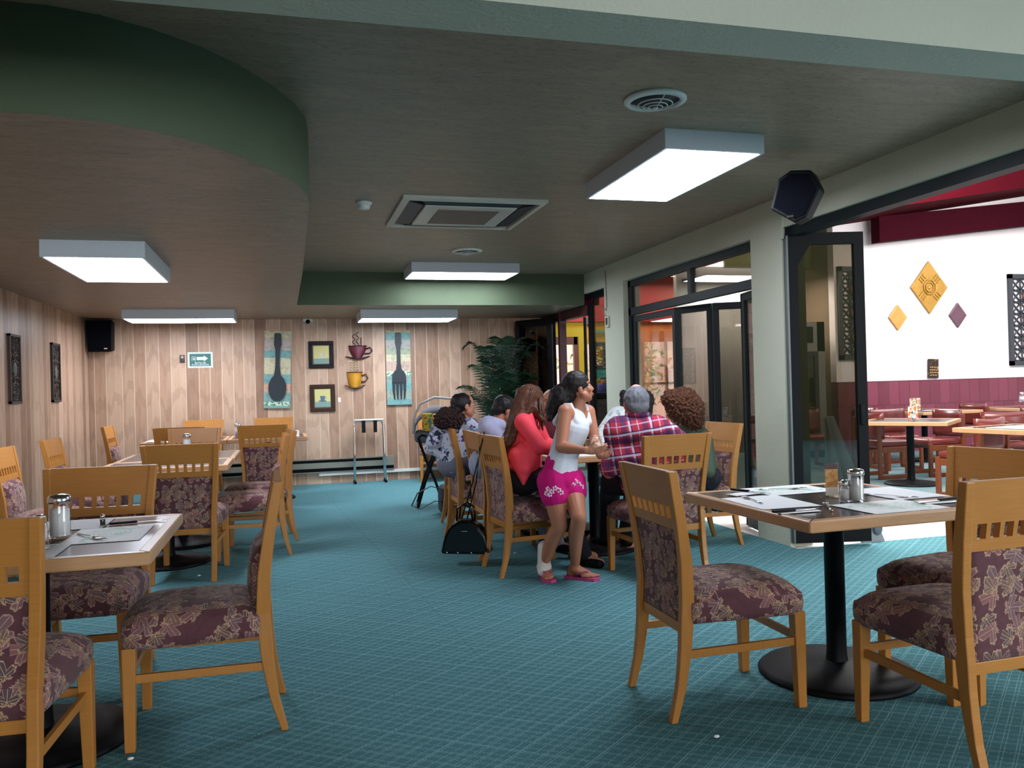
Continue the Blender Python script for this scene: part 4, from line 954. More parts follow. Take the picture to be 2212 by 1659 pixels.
for i, (x, y, a, lab) in enumerate(HCH):
    if i == 0: h0.location = (x, y, 0); h0.rotation_euler = (0, 0, R_(a))
    else: dup(h0, (x, y, 0), R_(a), lab, 'burgundy vinyl chairs in the hall')
def hall_table(px, py, dep, rz, label, w_=.95):
    p = D(px, py, dep); t = make_table(label, p.x, p.y, rz, w_, w_, .30, 'tables in the hall'); return t, p
ta, pa = hall_table(1965, 901, 9.75, 38, 'front hall table with orange menu card and salt shaker')
tb, pb = hall_table(1996, 884, 12.4, 2, 'rear hall table against the maroon wainscot', 1.1)
tc, pc = hall_table(2225, 920, 7.9, 10, 'third hall table with white paper at the right edge of the picture')
td, pd_ = hall_table(2212, 872, 12.6, 0, 'farthest hall table at the right edge by the wainscot')
def menu(p, rgb, label, w_=.11, h_=.16):
    t = thing('menu_stand', label, 'menu stand', p, R_(-25), None); MB().b2((-w_/2, -.02, 0), (w_/2, .02, .01)).build('foot', GLASS, t)
    n = N('menu_print_%d' % rgb[0]); n.col(n.mix(n.math('GREATER_THAN', n.noise(n.coord(), 30, 2), .52), lin(rgb), lin((238, 214, 190)))); MB().b2((-w_/2, -.004, .01), (w_/2, .004, h_)).build('card', n.m, t)
menu((pa.x+.03, pa.y-.02, .762), (214, 104, 40), 'orange menu card on the front hall table'); shaker((pa.x-.05, pa.y-.12, .762), 'glass shaker in front of the orange menu card in the hall', 1.2)
menu((pb.x-.25, pb.y-.1, .762), (176, 140, 110), 'white menu card on the rear hall table', .15, .19)
tag(MB().b2((-.2, -.14, 0), (.2, .14, .004)).build('placemat', PAPER, loc=(pb.x+.1, pb.y-.2, .762)), 'white placemat on the rear hall table', 'placemat')
tag(MB().b2((-.3, -.2, 0), (.3, .2, .004)).build('placemat', PAPER, loc=(pc.x-.05, pc.y, .762), rot=(0, 0, R_(10))), 'white placemat on the hall table at the right edge', 'placemat')
shaker(tuple(D(2208, 868, 12.4)), 'white shaker on the farthest hall table by the wainscot', 1.6)
# diamonds
def diamond(x, z, s_, rgb, label, orn):
    t = thing('diamond_tile', label, 'wall decoration', (x, YB-.006, z)); n = N('tile_%d' % rgb[0]); v = n.coord('Object'); g = n.noise(v, 9, 4)
    n.col(n.mix(g, lin(rgb), lin(tuple(min(255, q*1.25) for q in rgb)))); n.set(.4, .3); n.bump(n.noise(v, 26, 3), .5, .01)
    m = MB(); m.prism([(0, s_), (s_*.84, 0), (0, -s_), (-s_*.84, 0)], -.03, 0, XZ); m.build('tile', n.m, t, bevel=.012)
    if orn:
        m = MB(); m.tube([(.13*math.cos(a)+0*a, -.04, .13*math.sin(a)) for a in [i*.7854+.39 for i in range(8)]], .012, 6, closed=True)
        m.tube([(.085*math.cos(a), -.04, .085*math.sin(a)) for a in [i*.7854+.39 for i in range(8)]], .010, 6, closed=True)
        for k in range(4):
            a = math.pi/4+k*math.pi/2; 
            for o in (-.05, 0, .05): m.tube([(.16*math.cos(a)-o*math.sin(a), -.036, .16*math.sin(a)+o*math.cos(a)), (.26*math.cos(a)-o*math.sin(a), -.036, .26*math.sin(a)+o*math.cos(a))], .009, 6)
        m.ell((0, -.035, 0), (.035, .012, .035)); m.build('relief', n.m, t)
diamond(10.76, 2.80, .46, (158, 118, 48), 'large golden diamond tile on the white hall wall', True)
diamond(10.10, 2.285, .225, (186, 134, 70), 'small tan diamond tile left of the large golden one', False)
diamond(11.35, 2.32, .225, (94, 66, 78), 'small purple diamond tile right of the large golden one', False)
def lattice(x0, x1, z0, z1, label):
    t = thing('lattice_screen', label, 'wall decoration', ((x0+x1)/2, YB, (z0+z1)/2)); w_ = (x1-x0)/2; h_ = (z1-z0)/2; SL = plain('slate_lattice', (56, 60, 68), .5)
    m = MB()
    for a, b in (((-w_, -h_), (-w_+.08, h_)), ((w_-.08, -h_), (w_, h_)), ((-w_, h_-.08), (w_, h_)), ((-w_, -h_), (w_, -h_+.08))): m.b2((a[0], -.05, a[1]), (b[0], 0, b[1]))
    m.build('frame', SL, t); m = MB(); c_ = .205; nx = max(1, round((2*w_-.16)/c_)); nz = round((2*h_-.16)/c_)
    for i in range(nx):
        for j in range(nz):
            cx = -w_+.08+(i+.5)*(2*w_-.16)/nx; cz = -h_+.08+(j+.5)*(2*h_-.16)/nz; q = .103
            for a, b in (((-q, -q), (q, q)), ((-q, q), (q, -q))): m.tube([(cx+a[0], -.02, cz+a[1]), (cx+b[0], -.02, cz+b[1])], .016, 4)
            m.tube([(cx+q*math.cos(k*.524), -.022, cz+q*math.sin(k*.524)) for k in range(12)], .014, 4, closed=True)
    m.build('fretwork', SL, t)
    for j in range(3):
        zc = h_*.52-j*h_*.52; MB().lathe([(.13, 0), (.13, .03), (.09, .045), (.085, .03), (.02, .04)], ((-w_+.44 if x0 > 12 else .12), -.03, zc), n=24, axis=Matrix.Rotation(R_(90), 3, 'X')).build('medallion', plain(('med_copper', 'med_pink', 'med_tan')[j], ((176, 116, 100), (196, 140, 124), (190, 146, 88))[j], .4, .2), t)
lattice(12.46, 13.6, 1.42, 3.05, 'dark lattice screen with round medallions at the right edge of the white wall')
lattice(8.92, 9.42, 1.58, 3.14, 'dark lattice screen with round medallions behind the open glass door')
n = N('black_poster'); g = n.noise(n.coord(), 17, 3); n.col(n.ramp(g, [(.45, (30, 20, 18)), (.62, (70, 40, 24)), (.7, (190, 150, 80))])); n.set(.4)
t = thing('notice_card', 'small black notice with gold script above the wainscot', 'notice', (10.80, YB-.02, 1.40), 0); t.rotation_euler = (0, R_(2), 0)
MB().b2((-.11, -.006, -.165), (.11, 0, .165)).build('card', n.m, t)
GOLD = plain('gold_lettering', (220, 176, 90), .4)
for k in range(4):
    m = MB(); x_ = -.075
    while x_ < .07:
        L_ = random.uniform(.025, .05); m.tube([(x_+L_*i/10, -.008, .022-.046*k+.010*math.sin(i*1.9+k)+.004*math.sin(i*.8)) for i in range(11)], .0032, 5); x_ += L_+.012
    m.build('script_line', GOLD, t)
tag(MB().b2((-.10, -.004, -.20), (.10, 0, .20)).build('white_notice', PAPER, loc=(9.06, YB, 1.42)), 'white sheet on the wall below the lattice screen seen through the tinted door', 'notice')
# display fridge seen through the tinted leaf
t = thing('display_fridge', 'steel display fridge with glass door seen through the tinted open leaf', 'fridge', (7.98, 11.5, 0)); ST = plain('brushed_steel', (150, 148, 146), .35, .7, var=.08)
MB().b2((-.46, .05, 0), (.46, .68, .12)).build('plinth', BLKPL, t); m = MB(); m.b2((-.48, .02, .12), (-.42, .7, 2.2)); m.b2((.34, 0, .12), (.48, .7, 2.2)); m.b2((-.48, .02, .12), (.48, .7, .30)); m.b2((-.48, .6, .12), (.48, .7, 2.2)); m.b2((-.48, 0, 1.72), (.48, .7, 2.2)); m.build('cabinet', ST, t)
m = MB(); 
for a in ((-.42, .30, -.37, 1.72), (.27, .30, .34, 1.72), (-.37, .30, .27, .36), (-.37, 1.66, .27, 1.72)): m.b2((a[0], -.02, a[1]), (a[2], .02, a[3]))
dfr_ = m.build('door_frame', plain('fridge_door_trim', (60, 62, 66), .4, .5), t); MB().b2((-.37, -.004, .36), (.27, .004, 1.66)).build('door_glass', TINT2, dfr_)
for z in (.65, .95, 1.25): MB().b2((-.40, .05, z), (.32, .6, z+.02)).build('shelf', CHROME, t)
MB().b2((.2, -.06, .9), (.23, -.02, 1.3)).build('door_handle', BLK, dfr_)
MB().b2((-.15, -.012, 1.86), (.26, 0, 2.12)).build('control_panel', BLKPL, t)
t = thing('conduit_pipe', 'dark bent pipe on the grey kitchen wall above the fridge', 'pipe', (7.9, 12.955, 0)); MB().tube([(-1.2, 0, 3.05), (.35, 0, 3.05), (.48, 0, 3.0), (.53, 0, 2.88), (.53, 0, 2.45)], .03, 8).build('pipe', BLK, t); MB().rbox((.53, 0, 2.35), (.16, .08, .24), .01).build('junction_box', BLK, t)
# small easel board standing by the open leaf
b = F(1885, 1166); t = thing('floor_sign', 'grey folding floor sign leaning beside the open glass door', 'floor sign', (b.x-.05, b.y+.12, 0), R_(0)); m = MB()
m.hexa([(-.10, -.20, 0), (.10, -.20, 0), (.10, -.17, 0), (-.10, -.17, 0), (-.26, -.02, .98), (-.20, -.02, .98), (-.20, .0, .98), (-.26, .0, .98)])
m.build('board', plain('grey_sign_board', (130, 132, 138), .5), t); m = MB(); m.hexa([(-.08, .20, 0), (.10, .20, 0), (.10, .23, 0), (-.08, .23, 0), (-.26, .01, .97), (-.20, .01, .97), (-.20, .03, .97), (-.26, .03, .97)]); m.build('rear_leg', plain('grey_sign_board', (130, 132, 138), .5), t)
MB().ell((.04, -.20, .10), (.04, .012, .05)).build('knob', plain('grey_knob', (100, 102, 110), .4), t)
# ---- street outside
t = thing('street_building', 'pink and white building across the street beyond the doorway', 'building', (5.6, 20.5, -.2)); PK = plain('pink_facade', (236, 196, 180), .8, scale=2)
MB().b2((-4, 0, 0), (6, .5, 6)).build('wall', PK, t)
m = MB(); m.b2((-.2, -.05, 2.2), (.75, 0, 3.1)); m.build('window', plain('terracotta_shutter', (204, 132, 104), .6), t); MB().b2((-.4, -.03, 0), (1.6, 0, 1.45)).build('dado', plain('salmon_dado', (222, 140, 118), .7), t)
MB().b2((-.2, -.06, 1.50), (.9, -.03, 1.66)).build('sign_strip', plain('faded_lettering', (150, 140, 136), .7, scale=18, var=.6), t)
sbox('pavement', (3.0, YS+.12, -.25), (12, 21, -.05), plain('pavement', (206, 200, 196), .8))
t = thing('street_gate', 'pale metal gate outside the teal-framed window', 'gate', (5.70, 15.4, -.05)); m = MB()
for k in range(7): m.b2((-.45+.15*k, -.01, 0), (-.43+.15*k, .01, 1.35))
m.b2((-.5, -.015, 1.3), (.5, .015, 1.35)); m.b2((-.5, -.015, .5), (.5, .015, .54)); m.build('bars', plain('gate_rose', (206, 186, 196), .5), t)
def tree(label, x, y, h, r, seed_, cols):
    random.seed(seed_); t = thing('tree', label, 'tree', (x, y, -.2)); MB().tube([(0, 0, 0), (.03, 0, h*.5), (0, .05, h*.8)], [.09, .07, .03], 8).build('trunk', plain('bark', (84, 66, 50), .9), t)
    for ci, cc in enumerate(cols):
        vs = []; fs = []
        for k in range(900):
            d_ = Vector((random.gauss(0, .5), random.gauss(0, .5), random.gauss(0, .6))); p = Vector((0, 0, h*.62))+d_*r; a = Vector((random.uniform(-1, 1), random.uniform(-1, 1), random.uniform(-1, 1))).normalized()*.075; b_ = a.orthogonal().normalized()*.04; o_ = len(vs)
            vs += [p-a, p+b_, p+a, p-b_]; fs.append((o_, o_+1, o_+2, o_+3))
        MB().add(vs, fs).build('foliage', plain('foliage_%d' % cc[0], cc, .6, scale=5, var=.3), t)
tree('yellow-leaved tree outside the orange-framed lobby window', 6.95, 16.6, 3.1, .9, 3, ((206, 170, 60), (120, 140, 60), (226, 196, 120)))
# yellow flower pot and stand in the lobby
t = thing('flower_stand', 'dark scrolled iron stand with sunflowers against the yellow lobby wall', 'flower stand', (5.22, 13.72, 0)); m = MB()
for s_ in (-.08, .08): m.tube([(s_, 0, 0), (s_, 0, 1.9)], .008, 6)
for z in (1.35, 1.5, 1.7): m.tube([(.07*math.cos(a), 0, z+.07*math.sin(a)) for a in [i*.5 for i in range(12)]], .006, 6)
m.build('iron_frame', BLK, t)
for k, (x, z) in enumerate(((-.09, 1.30), (.02, 1.25), (.05, 1.34))):
    m = MB(); m.lathe([(.075, 0), (.06, .012), (.03, .016)], (x, -.05, z), 14, Matrix.Rotation(R_(90), 3, 'X')); m.build('sunflower', plain('sunflower_yellow', (236, 190, 20), .6), t); MB().ell((x, -.068, z), (.028, .012, .028)).build('flower_heart', plain('flower_heart', (70, 44, 20), .8), t)
# service stand + bentwood chair in the lobby
t = thing('service_stand', 'dark wooden service stand in the lobby seen behind the girl', 'cabinet', (4.72, 11.9, 0)); MB().b2((-.22, -.2, 0), (.22, .2, .98)).build('body', plain('dark_wood', (46, 34, 32), .5), t); MB().b2((-.26, -.24, .98), (.26, .24, 1.05)).build('top', plain('dark_wood', (46, 34, 32), .5), t)
MB().rbox((0, 0, 1.10), (.2, .16, .1), .02).build('phone', BLKPL, t)
t = thing('bentwood_chair', 'black curved-back chair beyond the narrow glass window', 'chair', (4.22, 9.5, 0), R_(200)); m = MB()
m.tube([(-.19, 0, .45), (-.20, -.03, .8), (-.12, -.06, .98), (0, -.07, 1.02), (.12, -.06, .98), (.20, -.03, .8), (.19, 0, .45)], .014, 8); m.build('back_hoop', BLK, t)
MB().lathe([(.2, .43), (.21, .45), (.20, .465)], (0, .18, 0), 24).build('seat', BLK, t)
for a, b_ in ((-.15, .05), (.15, .05), (-.14, .32), (.14, .32)): MB().tube([(a, b_, .44), (a*1.2, b_+(.03 if b_ > .1 else -.03), 0)], .013, 8).build('leg', BLK, t)
# ================================================================== PEOPLE
SK = m_skin('skin_tan', (176, 118, 92)); SK2 = m_skin('skin_warm', (190, 128, 104)); BLKH = m_hair('black_hair', (14, 10, 12), (34, 26, 28)); BRN = m_hair('brown_hair', (40, 18, 12), (104, 62, 40))
def remesh(mb, name, mat, parent, voxel=.008, smooth=4, disp=0):
    inv = parent.matrix_basis.inverted() if hasattr(parent, 'matrix_basis') else Matrix()
    inv = (Matrix.Translation(parent.location) @ Matrix.Rotation(parent.rotation_euler.z, 4, 'Z')).inverted()
    me = mb.mesh(name+'_src'); me.transform(inv); o = bpy.data.objects.new(name+'_src', me); C.objects.link(o)
    r = o.modifiers.new('r', 'REMESH'); r.mode = 'VOXEL'; r.voxel_size = voxel
    s = o.modifiers.new('s', 'SMOOTH'); s.factor = .5; s.iterations = smooth
    bpy.context.view_layer.update(); me2 = bpy.data.meshes.new_from_object(o.evaluated_get(bpy.context.evaluated_depsgraph_get()))
    bpy.data.objects.remove(o); me2.name = name; me2.polygons.foreach_set('use_smooth', [True]*len(me2.polygons)); me2.materials.clear(); me2.materials.append(mat)
    if disp:
        from mathutils import noise as mn
        nn = [v.normal.copy() for v in me2.vertices]
        for v, q in zip(me2.vertices, nn): v.co += q*disp*mn.noise(v.co*(38 if disp < .02 else 75))
    box_uv(me2); ob = bpy.data.objects.new(name, me2); C.objects.link(ob); ob.parent = parent; return ob
def wbuild(mb, name, mat, parent):
    inv = (Matrix.Translation(parent.location) @ Matrix.Rotation(parent.rotation_euler.z, 4, 'Z')).inverted()
    mb.v = [inv @ v for v in mb.v]; return mb.build(name, mat, parent)
def frame(fw, up=Vector((0, 0, 1))):
    f = Vector(fw).normalized(); r = f.cross(up).normalized(); u = r.cross(f); return Matrix((r, f, u)).transposed()      # local x right, y forward, z up
def head_prims(m, c, R, s=1.0):
    P_ = lambda x, y, z: c + R @ Vector((x, y, z))*s
    m.ell(P_(0, -.012, .030), (.074*s, .094*s, .084*s), R); m.ell(P_(0, .022, -.030), (.058*s, .064*s, .074*s), R)
    m.ell(P_(0, .050, -.078), (.028*s, .028*s, .024*s), R); m.cap(P_(0, .076, .012), .008*s, P_(0, .092, -.020), .0105*s); m.ell(P_(0, .084, -.026), (.016*s, .011*s, .009*s), R)
    m.ell(P_(0, .076, -.052), (.024*s, .014*s, .007*s), R); m.ell(P_(0, .074, -.063), (.021*s, .014*s, .007*s), R)
    m.ell(P_(.036, .058, -.018), (.022*s, .022*s, .024*s), R); m.ell(P_(-.036, .058, -.018), (.022*s, .022*s, .024*s), R); m.ell(P_(0, .068, .030), (.045*s, .018*s, .010*s), R)
    for e in (-1, 1):
        m.ell(P_(e*.075, -.004, -.008), (.009*s, .018*s, .030*s), R); m.cap(P_(e*.045, .02, -.05), .03*s, P_(e*.02, .05, -.07), .022*s)
def face_parts(t, c, R, s=1.0, lips=(150, 74, 72), brow=(30, 22, 22)):
    P_ = lambda x, y, z: c + R @ Vector((x, y, z))*s
    for e in (-1, 1):
        m = MB(); m.ell(P_(e*.031, .0655, .010), (.0125*s, .010*s, .0080*s), R); ey = wbuild(m, 'eye', plain('eye_white', (214, 206, 198), .3, var=.02), t)
        m = MB(); m.ell(P_(e*.031, .0742, .010), (.0060*s, .0028*s, .0064*s), R); wbuild(m, 'iris', plain('iris_dark', (34, 22, 18), .2), t).parent = ey
        m = MB(); m.tube([P_(e*.014, .083, .027), P_(e*.032, .078, .032), P_(e*.050, .064, .027)], [.003*s, .0032*s, .0018*s], 6); wbuild(m, 'eyebrow', plain('brow_%d' % brow[0], brow, .8), t)
    m = MB(); m.ell(P_(0, .0855, -.053), (.021*s, .009*s, .0050*s), R); m.ell(P_(0, .084, -.0615), (.018*s, .009*s, .0060*s), R); wbuild(m, 'lips', plain('lips_%d' % lips[0], lips, .4), t)
def hand(m, wr, fw, palm_n, s=1.0, curl=.6, side=1):
    """wr wrist, fw pointing direction, palm_n the way the palm faces; fingers of five lengths"""
    f = Vector(fw).normalized(); n_ = Vector(palm_n); n_ = (n_-f*n_.dot(f)).normalized(); x = f.cross(n_)*side
    pc = wr+f*.045*s; m.cap(wr, .021*s, wr+f*.03*s, .024*s, side=x, w=1.3); m.cap(pc, .017*s, wr+f*.075*s, .015*s, side=x, w=2.3)
    for i, (o, L) in enumerate(((.030, .072), (.010, .080), (-.010, .075), (-.029, .058))):
        b = wr+f*.082*s+x*o*s; d = f; p = b; rr = .0088*s
        for k in range(3):
            a = curl*(.45+.45*k); d2 = (f*math.cos(a)+n_*math.sin(a)).normalized(); q = p+d2*L*s*(.46, .30, .24)[k]; m.cap(p, rr, q, rr*.9, n=8); p = q; rr *= .9
    b = wr+f*.03*s+x*.026*s; q = b+(f*.6+x*.75+n_*.35).normalized()*.042*s; m.cap(b, .012*s, q, .0105*s, n=8); m.cap(q, .0100*s, q+(f*.85+n_*.6+x*.05).normalized()*.032*s, .0085*s, n=8)
def strands(m, roots_ends, r=.006, sway=.02, seg=8):
    for a, b, c_ in roots_ends:
        ph = random.random()*6; pts = []
        for i in range(seg+1):
            u = i/seg; p = (a*(1-u)**2+b*2*u*(1-u)+c_*u*u); pts.append(p+Vector((math.sin(ph+u*6), math.cos(ph*1.7+u*5), 0))*sway*u)
        m.tube(pts, [r*(.8+.4*math.sin(math.pi*min(1, i/seg+.15)))*(1 if i < seg else .3) for i in range(seg+1)], 6)
def person(label, px, py, rz=None):
    g = F(px, py); a = math.atan2(CF.x*FPX+CR.x*(px-1106), CF.y*FPX+CR.y*(px-1106))
    return thing('person', label, 'person', (g.x, g.y, 0), -a if rz is None else rz)
RT = lambda px: Vector((ray(px, 829).y, -ray(px, 829).x, 0)).normalized()      # towards picture right, level
AW = lambda px: Vector((ray(px, 829).x, ray(px, 829).y, 0)).normalized()       # away from the camera, level
UP = Vector((0, 0, 1))
# ---------------------------------------------------------------- girl
random.seed(5)
t = person('girl in a white tank top, pink shorts and flip-flops, standing bent and holding a cup', 1218, 1250); r, a = RT(1218), AW(1218)
hipR, hipL = D(1193, 1040, 5.36), D(1232, 1040, 5.46); pel = D(1211, 1022, 5.42); waist = D(1217, 985, 5.42); chest = D(1238, 925, 5.40); nk = D(1246, 884, 5.42); nk2 = D(1251, 866, 5.42); hc = D(1251, 839, 5.42)
shR, shL = D(1221, 889, 5.30), D(1270, 890, 5.50); elR = D(1212, 966, 5.22); wrR = D(1264, 973, 5.10); elL = D(1284, 948, 5.46); wrL = D(1296, 985, 5.26)
knR, knL = D(1209, 1137, 5.33), D(1251, 1118, 5.24); anR = F(1176, 1248)+UP*.095; anL = F(1243, 1250)+UP*.095
gf = (r*.93-a*.36); hf = (r*.985+a*.12+UP*.16)
m = MB(); Rh = frame(hf); head_prims(m, hc, Rh, .95)
m.cap(nk-UP*.02, .050, nk2, .043); m.cap(chest, .098, waist, .082, side=gf.cross(UP), w=1.30); m.cap(waist, .084, pel, .104, side=gf.cross(UP), w=1.22); m.cap(chest+UP*.03, .085, nk-UP*.035, .05, side=shR-shL, w=1.4)
for s_, h_, k_, an in ((shR, hipR, knR, anR), (shL, hipL, knL, anL)):
    m.cap(h_, .088, h_.lerp(k_, .55), .068); m.cap(h_.lerp(k_, .5), .070, k_, .050); m.cap(k_, .050, k_.lerp(an, .35)-gf*.012, .052); m.cap(k_.lerp(an, .35)-gf*.012, .051, an, .031)
    m.cap(chest+UP*.035, .07, s_, .050)
for s_, e_, w_ in ((shR, elR, wrR), (shL, elL, wrL)): m.cap(s_, .048, e_, .037); m.cap(e_, .038, e_.lerp(w_, .3), .039); m.cap(e_.lerp(w_, .3), .038, w_, .023)
fdR = (-a*.85+r*.25); fdL = (r*.92-a*.42)
for an, fd in ((anR, fdR), (anL, fdL)):
    fd = fd.normalized(); fl = Vector((an.x, an.y, .025)); sd = fd.cross(UP)
    m.cap(an, .032, fl-fd*.03+UP*.012, .030); m.cap(an-UP*.03, .032, fl+fd*.09+UP*.012, .022, side=sd, w=1.5); m.cap(fl+fd*.09+UP*.010, .020, fl+fd*.125+UP*.006, .016, side=sd, w=1.8)
    for k in range(5): q = fl+fd*(.14-.006*k*k*.5)+sd*(-.032+.016*k)*(1 if an is anL else -1)+UP*.004; m.cap(q-fd*.03, .0095, q+fd*.012, .0105 if k == 0 else .0085, n=8)
hand(m, wrR, (r*.93+a*.22-UP*.02), (a*.7+UP*.5), .95, .55, 1); hand(m, wrL, (r*.6-a*.7+UP*.15), (-r*.5+UP*.4-a*.3), .9, .7, -1)
remesh(m, 'body', SK, t, .0048, 3)
face_parts(t, hc, Rh, .95)
# tank top
m = MB(); sd = gf.cross(UP)
m.cap(chest-UP*.0, .106, waist, .093, side=sd, w=1.30); m.cap(waist, .096, pel+UP*.005, .112, side=sd, w=1.24); m.cap(chest+UP*.02, .104, chest+UP*.055, .084, side=sd, w=1.3)
for s_ in (shR, shL):
    q = s_.lerp(nk, .34)+UP*.036; c1 = chest+UP*.05+(s_-nk)*.55
    m.cap(c1+gf*.065, .026, q+gf*.012, .015); m.cap(q+gf*.012, .0155, q-gf*.03, .0155); m.cap(q-gf*.03, .015, c1-gf*.07, .028)
m.cap(chest+UP*.06-gf*.04, .06, chest-UP*.02-gf*.03, .09, side=sd, w=1.25)
remesh(m, 'tank_top', plain('white_jersey', (206, 212, 224), .8, var=.05, scale=60), t, .005, 8)
# shorts
m = MB(); m.cap(pel+UP*.055, .104, pel-UP*.035, .122, side=sd, w=1.22)
for h_, k_ in ((hipR, knR), (hipL, knL)): q = h_.lerp(k_, .30); m.cap(h_, .104, q, .094)
sh_ = remesh(m, 'shorts', m_spots('pink_printed_shorts', (196, 22, 116), [], 10, .6), t, .007, 3)
PR = plain('pale_print', (238, 196, 222), .8)
for (px, py) in ((1184, 1056), (1192, 1062), (1181, 1066), (1207, 1059), (1212, 1064), (1243, 1040), (1250, 1046), (1256, 1052), (1238, 1048), (1199, 1055), (1188, 1068)):
    iv = (Matrix.Translation(t.location) @ Matrix.Rotation(t.rotation_euler.z, 4, 'Z')); o_ = iv.inverted() @ CO; d_ = (iv.inverted() @ D(px, py, 5.0))-o_
    hit, loc_, nr_, ix_ = sh_.ray_cast(o_, d_.normalized())
    if not hit: continue
    m = MB(); fl = iv @ loc_
    for k in range(5): an_ = k*1.2566+px; m.ell(fl+r*.011*math.cos(an_)+UP*.011*math.sin(an_), (.0075, .004, .0075), nu=8, nv=6)
    wbuild(m, 'print_flower', PR, t)
# bandage, flip-flops
m = MB(); m.cap(anR+UP*.105+(knR-anR)*.03, .044, anR-UP*.015, .046); m.cap(anR-UP*.02, .044, Vector((anR.x, anR.y, .05))-a*.05, .036, side=r, w=1.2); remesh(m, 'ankle_bandage', plain('white_gauze', (214, 212, 208), .9, var=.08, scale=120), t, .006, 3)
for an, fd in ((anR, fdR), (anL, fdL)):
    fd = fd.normalized(); sd2 = fd.cross(UP); c0 = Vector((an.x, an.y, 0)); m = MB(); pts = [(-.07, -.028), (-.07, .028), (0, .033), (.09, .045), (.15, .040), (.175, .0), (.15, -.040), (.09, -.045), (0, -.033)]
    m.prism(pts, .001, .020, lambda u, v, d: c0+fd*u+sd2*v+UP*d); o = wbuild(m, 'flip_flop_sole', plain('pink_rubber', (186, 68, 128), .6), t)
    m = MB(); 
    for e in (-1, 1): m.tube([c0+fd*.125+UP*.025, c0+fd*.09+sd2*e*.02+UP*.062, c0+fd*.04+sd2*e*.042+UP*.05, c0+fd*.01+sd2*e*.040+UP*.018], .006, 6, flat=.6)
    wbuild(m, 'flip_flop_strap', plain('pink_strap', (170, 50, 110), .5), t)
# hair
m = MB(); m.ell(hc+Rh @ Vector((0, -.020, .040)), (.083, .097, .084), Rh); m.ell(hc+Rh @ Vector((0, -.07, -.01)), (.060, .055, .075), Rh)
m.ell(D(1212, 856, 5.42), (.075, .075, .085)); m.cap(D(1208, 856, 5.42), .072, D(1194, 884, 5.42), .050); m.cap(D(1194, 884, 5.42), .052, D(1188, 905, 5.40), .022); m.cap(D(1232, 836, 5.42), .068, D(1208, 860, 5.42), .068)
remesh(m, 'hair', BLKH, t, .007, 4, .005)
# cup
cp = D(1287, 962, 5.14); t = thing('plastic_cup', 'clear plastic cup of milky drink held by the girl', 'cup', (cp.x, cp.y, cp.z-.045), 0)
MB().lathe([(.026, 0), (.027, .004), (.036, .10), (.0345, .10)], n=20).build('cup_wall', GLASS, t); MB().lathe([(.025, .004), (.031, .058), (.01, .059)], n=20).build('drink', plain('horchata', (216, 206, 184), .5), t)
# ---------------------------------------------------------------- seated people
def seated(label, base, pel, chest, nk, hc, hf, s=1.0, shR=None, shL=None, elR=None, elL=None, wrR=None, wrL=None, kn=None, an=None, skin=SK, top=None, topname='shirt', pants=None, sleeve='long', voxel=.009, wide=1.35, chest_r=.115, hair=None, faceon=True, extra=None, belly=.125):
    t = thing('person', label, 'person', (base.x, base.y, 0), -math.atan2(ray(1200, 829).x, ray(1200, 829).y)); R = frame(hf); m = MB(); head_prims(m, hc, R, s)
    shd = (shR-shL).normalized(); m.cap(nk, .055, nk.lerp(hc, .6), .048); m.cap(chest, chest_r*.85, pel, belly*.85, side=shd, w=wide)
    for s_, e_, w_ in ((shR, elR, wrR), (shL, elL, wrL)): m.cap(s_, .048, e_, .040); m.cap(e_, .040, w_, .026); m.cap(chest+UP*.05, .07, s_, .05); hand(m, w_, (w_-e_).normalized()*.8+Vector((0, 0, -.15)), -UP+(w_-e_)*.2, s*.95, .5, 1)
    for h_, k_, a_ in zip((pel+shd*.09, pel-shd*.09), kn, an): m.cap(h_, .085, k_, .06); m.cap(k_, .058, a_+UP*.09, .04); m.cap(a_+UP*.05, .04, a_+UP*.03+(k_-h_).normalized()*.12, .03)
    remesh(m, 'body', skin, t, voxel, 3)
    if faceon: face_parts(t, hc, R, s)
    m = MB(); m.cap(chest, chest_r, pel+UP*.0, belly, side=shd, w=wide); m.cap(chest+UP*.06, chest_r*.85, nk-UP*.02, .062, side=shd, w=1.3)
    for s_, e_, w_ in ((shR, elR, wrR), (shL, elL, wrL)):
        m.cap(chest+UP*.05, .09, s_, .064); m.cap(s_, .064, e_.lerp(s_, 0 if sleeve == 'long' else .12), .054 if sleeve == 'long' else .064)
        if sleeve == 'long': m.cap(e_, .054, w_, .040)
    if extra: extra(m)
    remesh(m, topname, top, t, .009, 4)
    m = MB(); m.cap(pel+shd*.05, .125, pel-shd*.05, .125, w=1.0)
    for h_, k_, a_ in zip((pel+shd*.09, pel-shd*.09), kn, an): m.cap(h_, .098, k_, .074); m.cap(k_, .072, a_+UP*.08, .055)
    remesh(m, 'trousers', pants, t, .01, 3)
    for a_, h_, k_ in zip(an, (pel, pel), kn): d_ = (k_-h_); d_.z = 0; d_.normalize(); m = MB(); m.cap(a_+UP*.035-d_*.04, .034, a_+UP*.028+d_*.14, .028, side=d_.cross(UP), w=1.3); wbuild(m, 'shoe', BLKPL, t)
    return t, R
NAVY = plain('dark_trousers', (22, 22, 32), .8, var=.2)
EX = Vector((1, 0, 0)); EY = Vector((0, 1, 0))
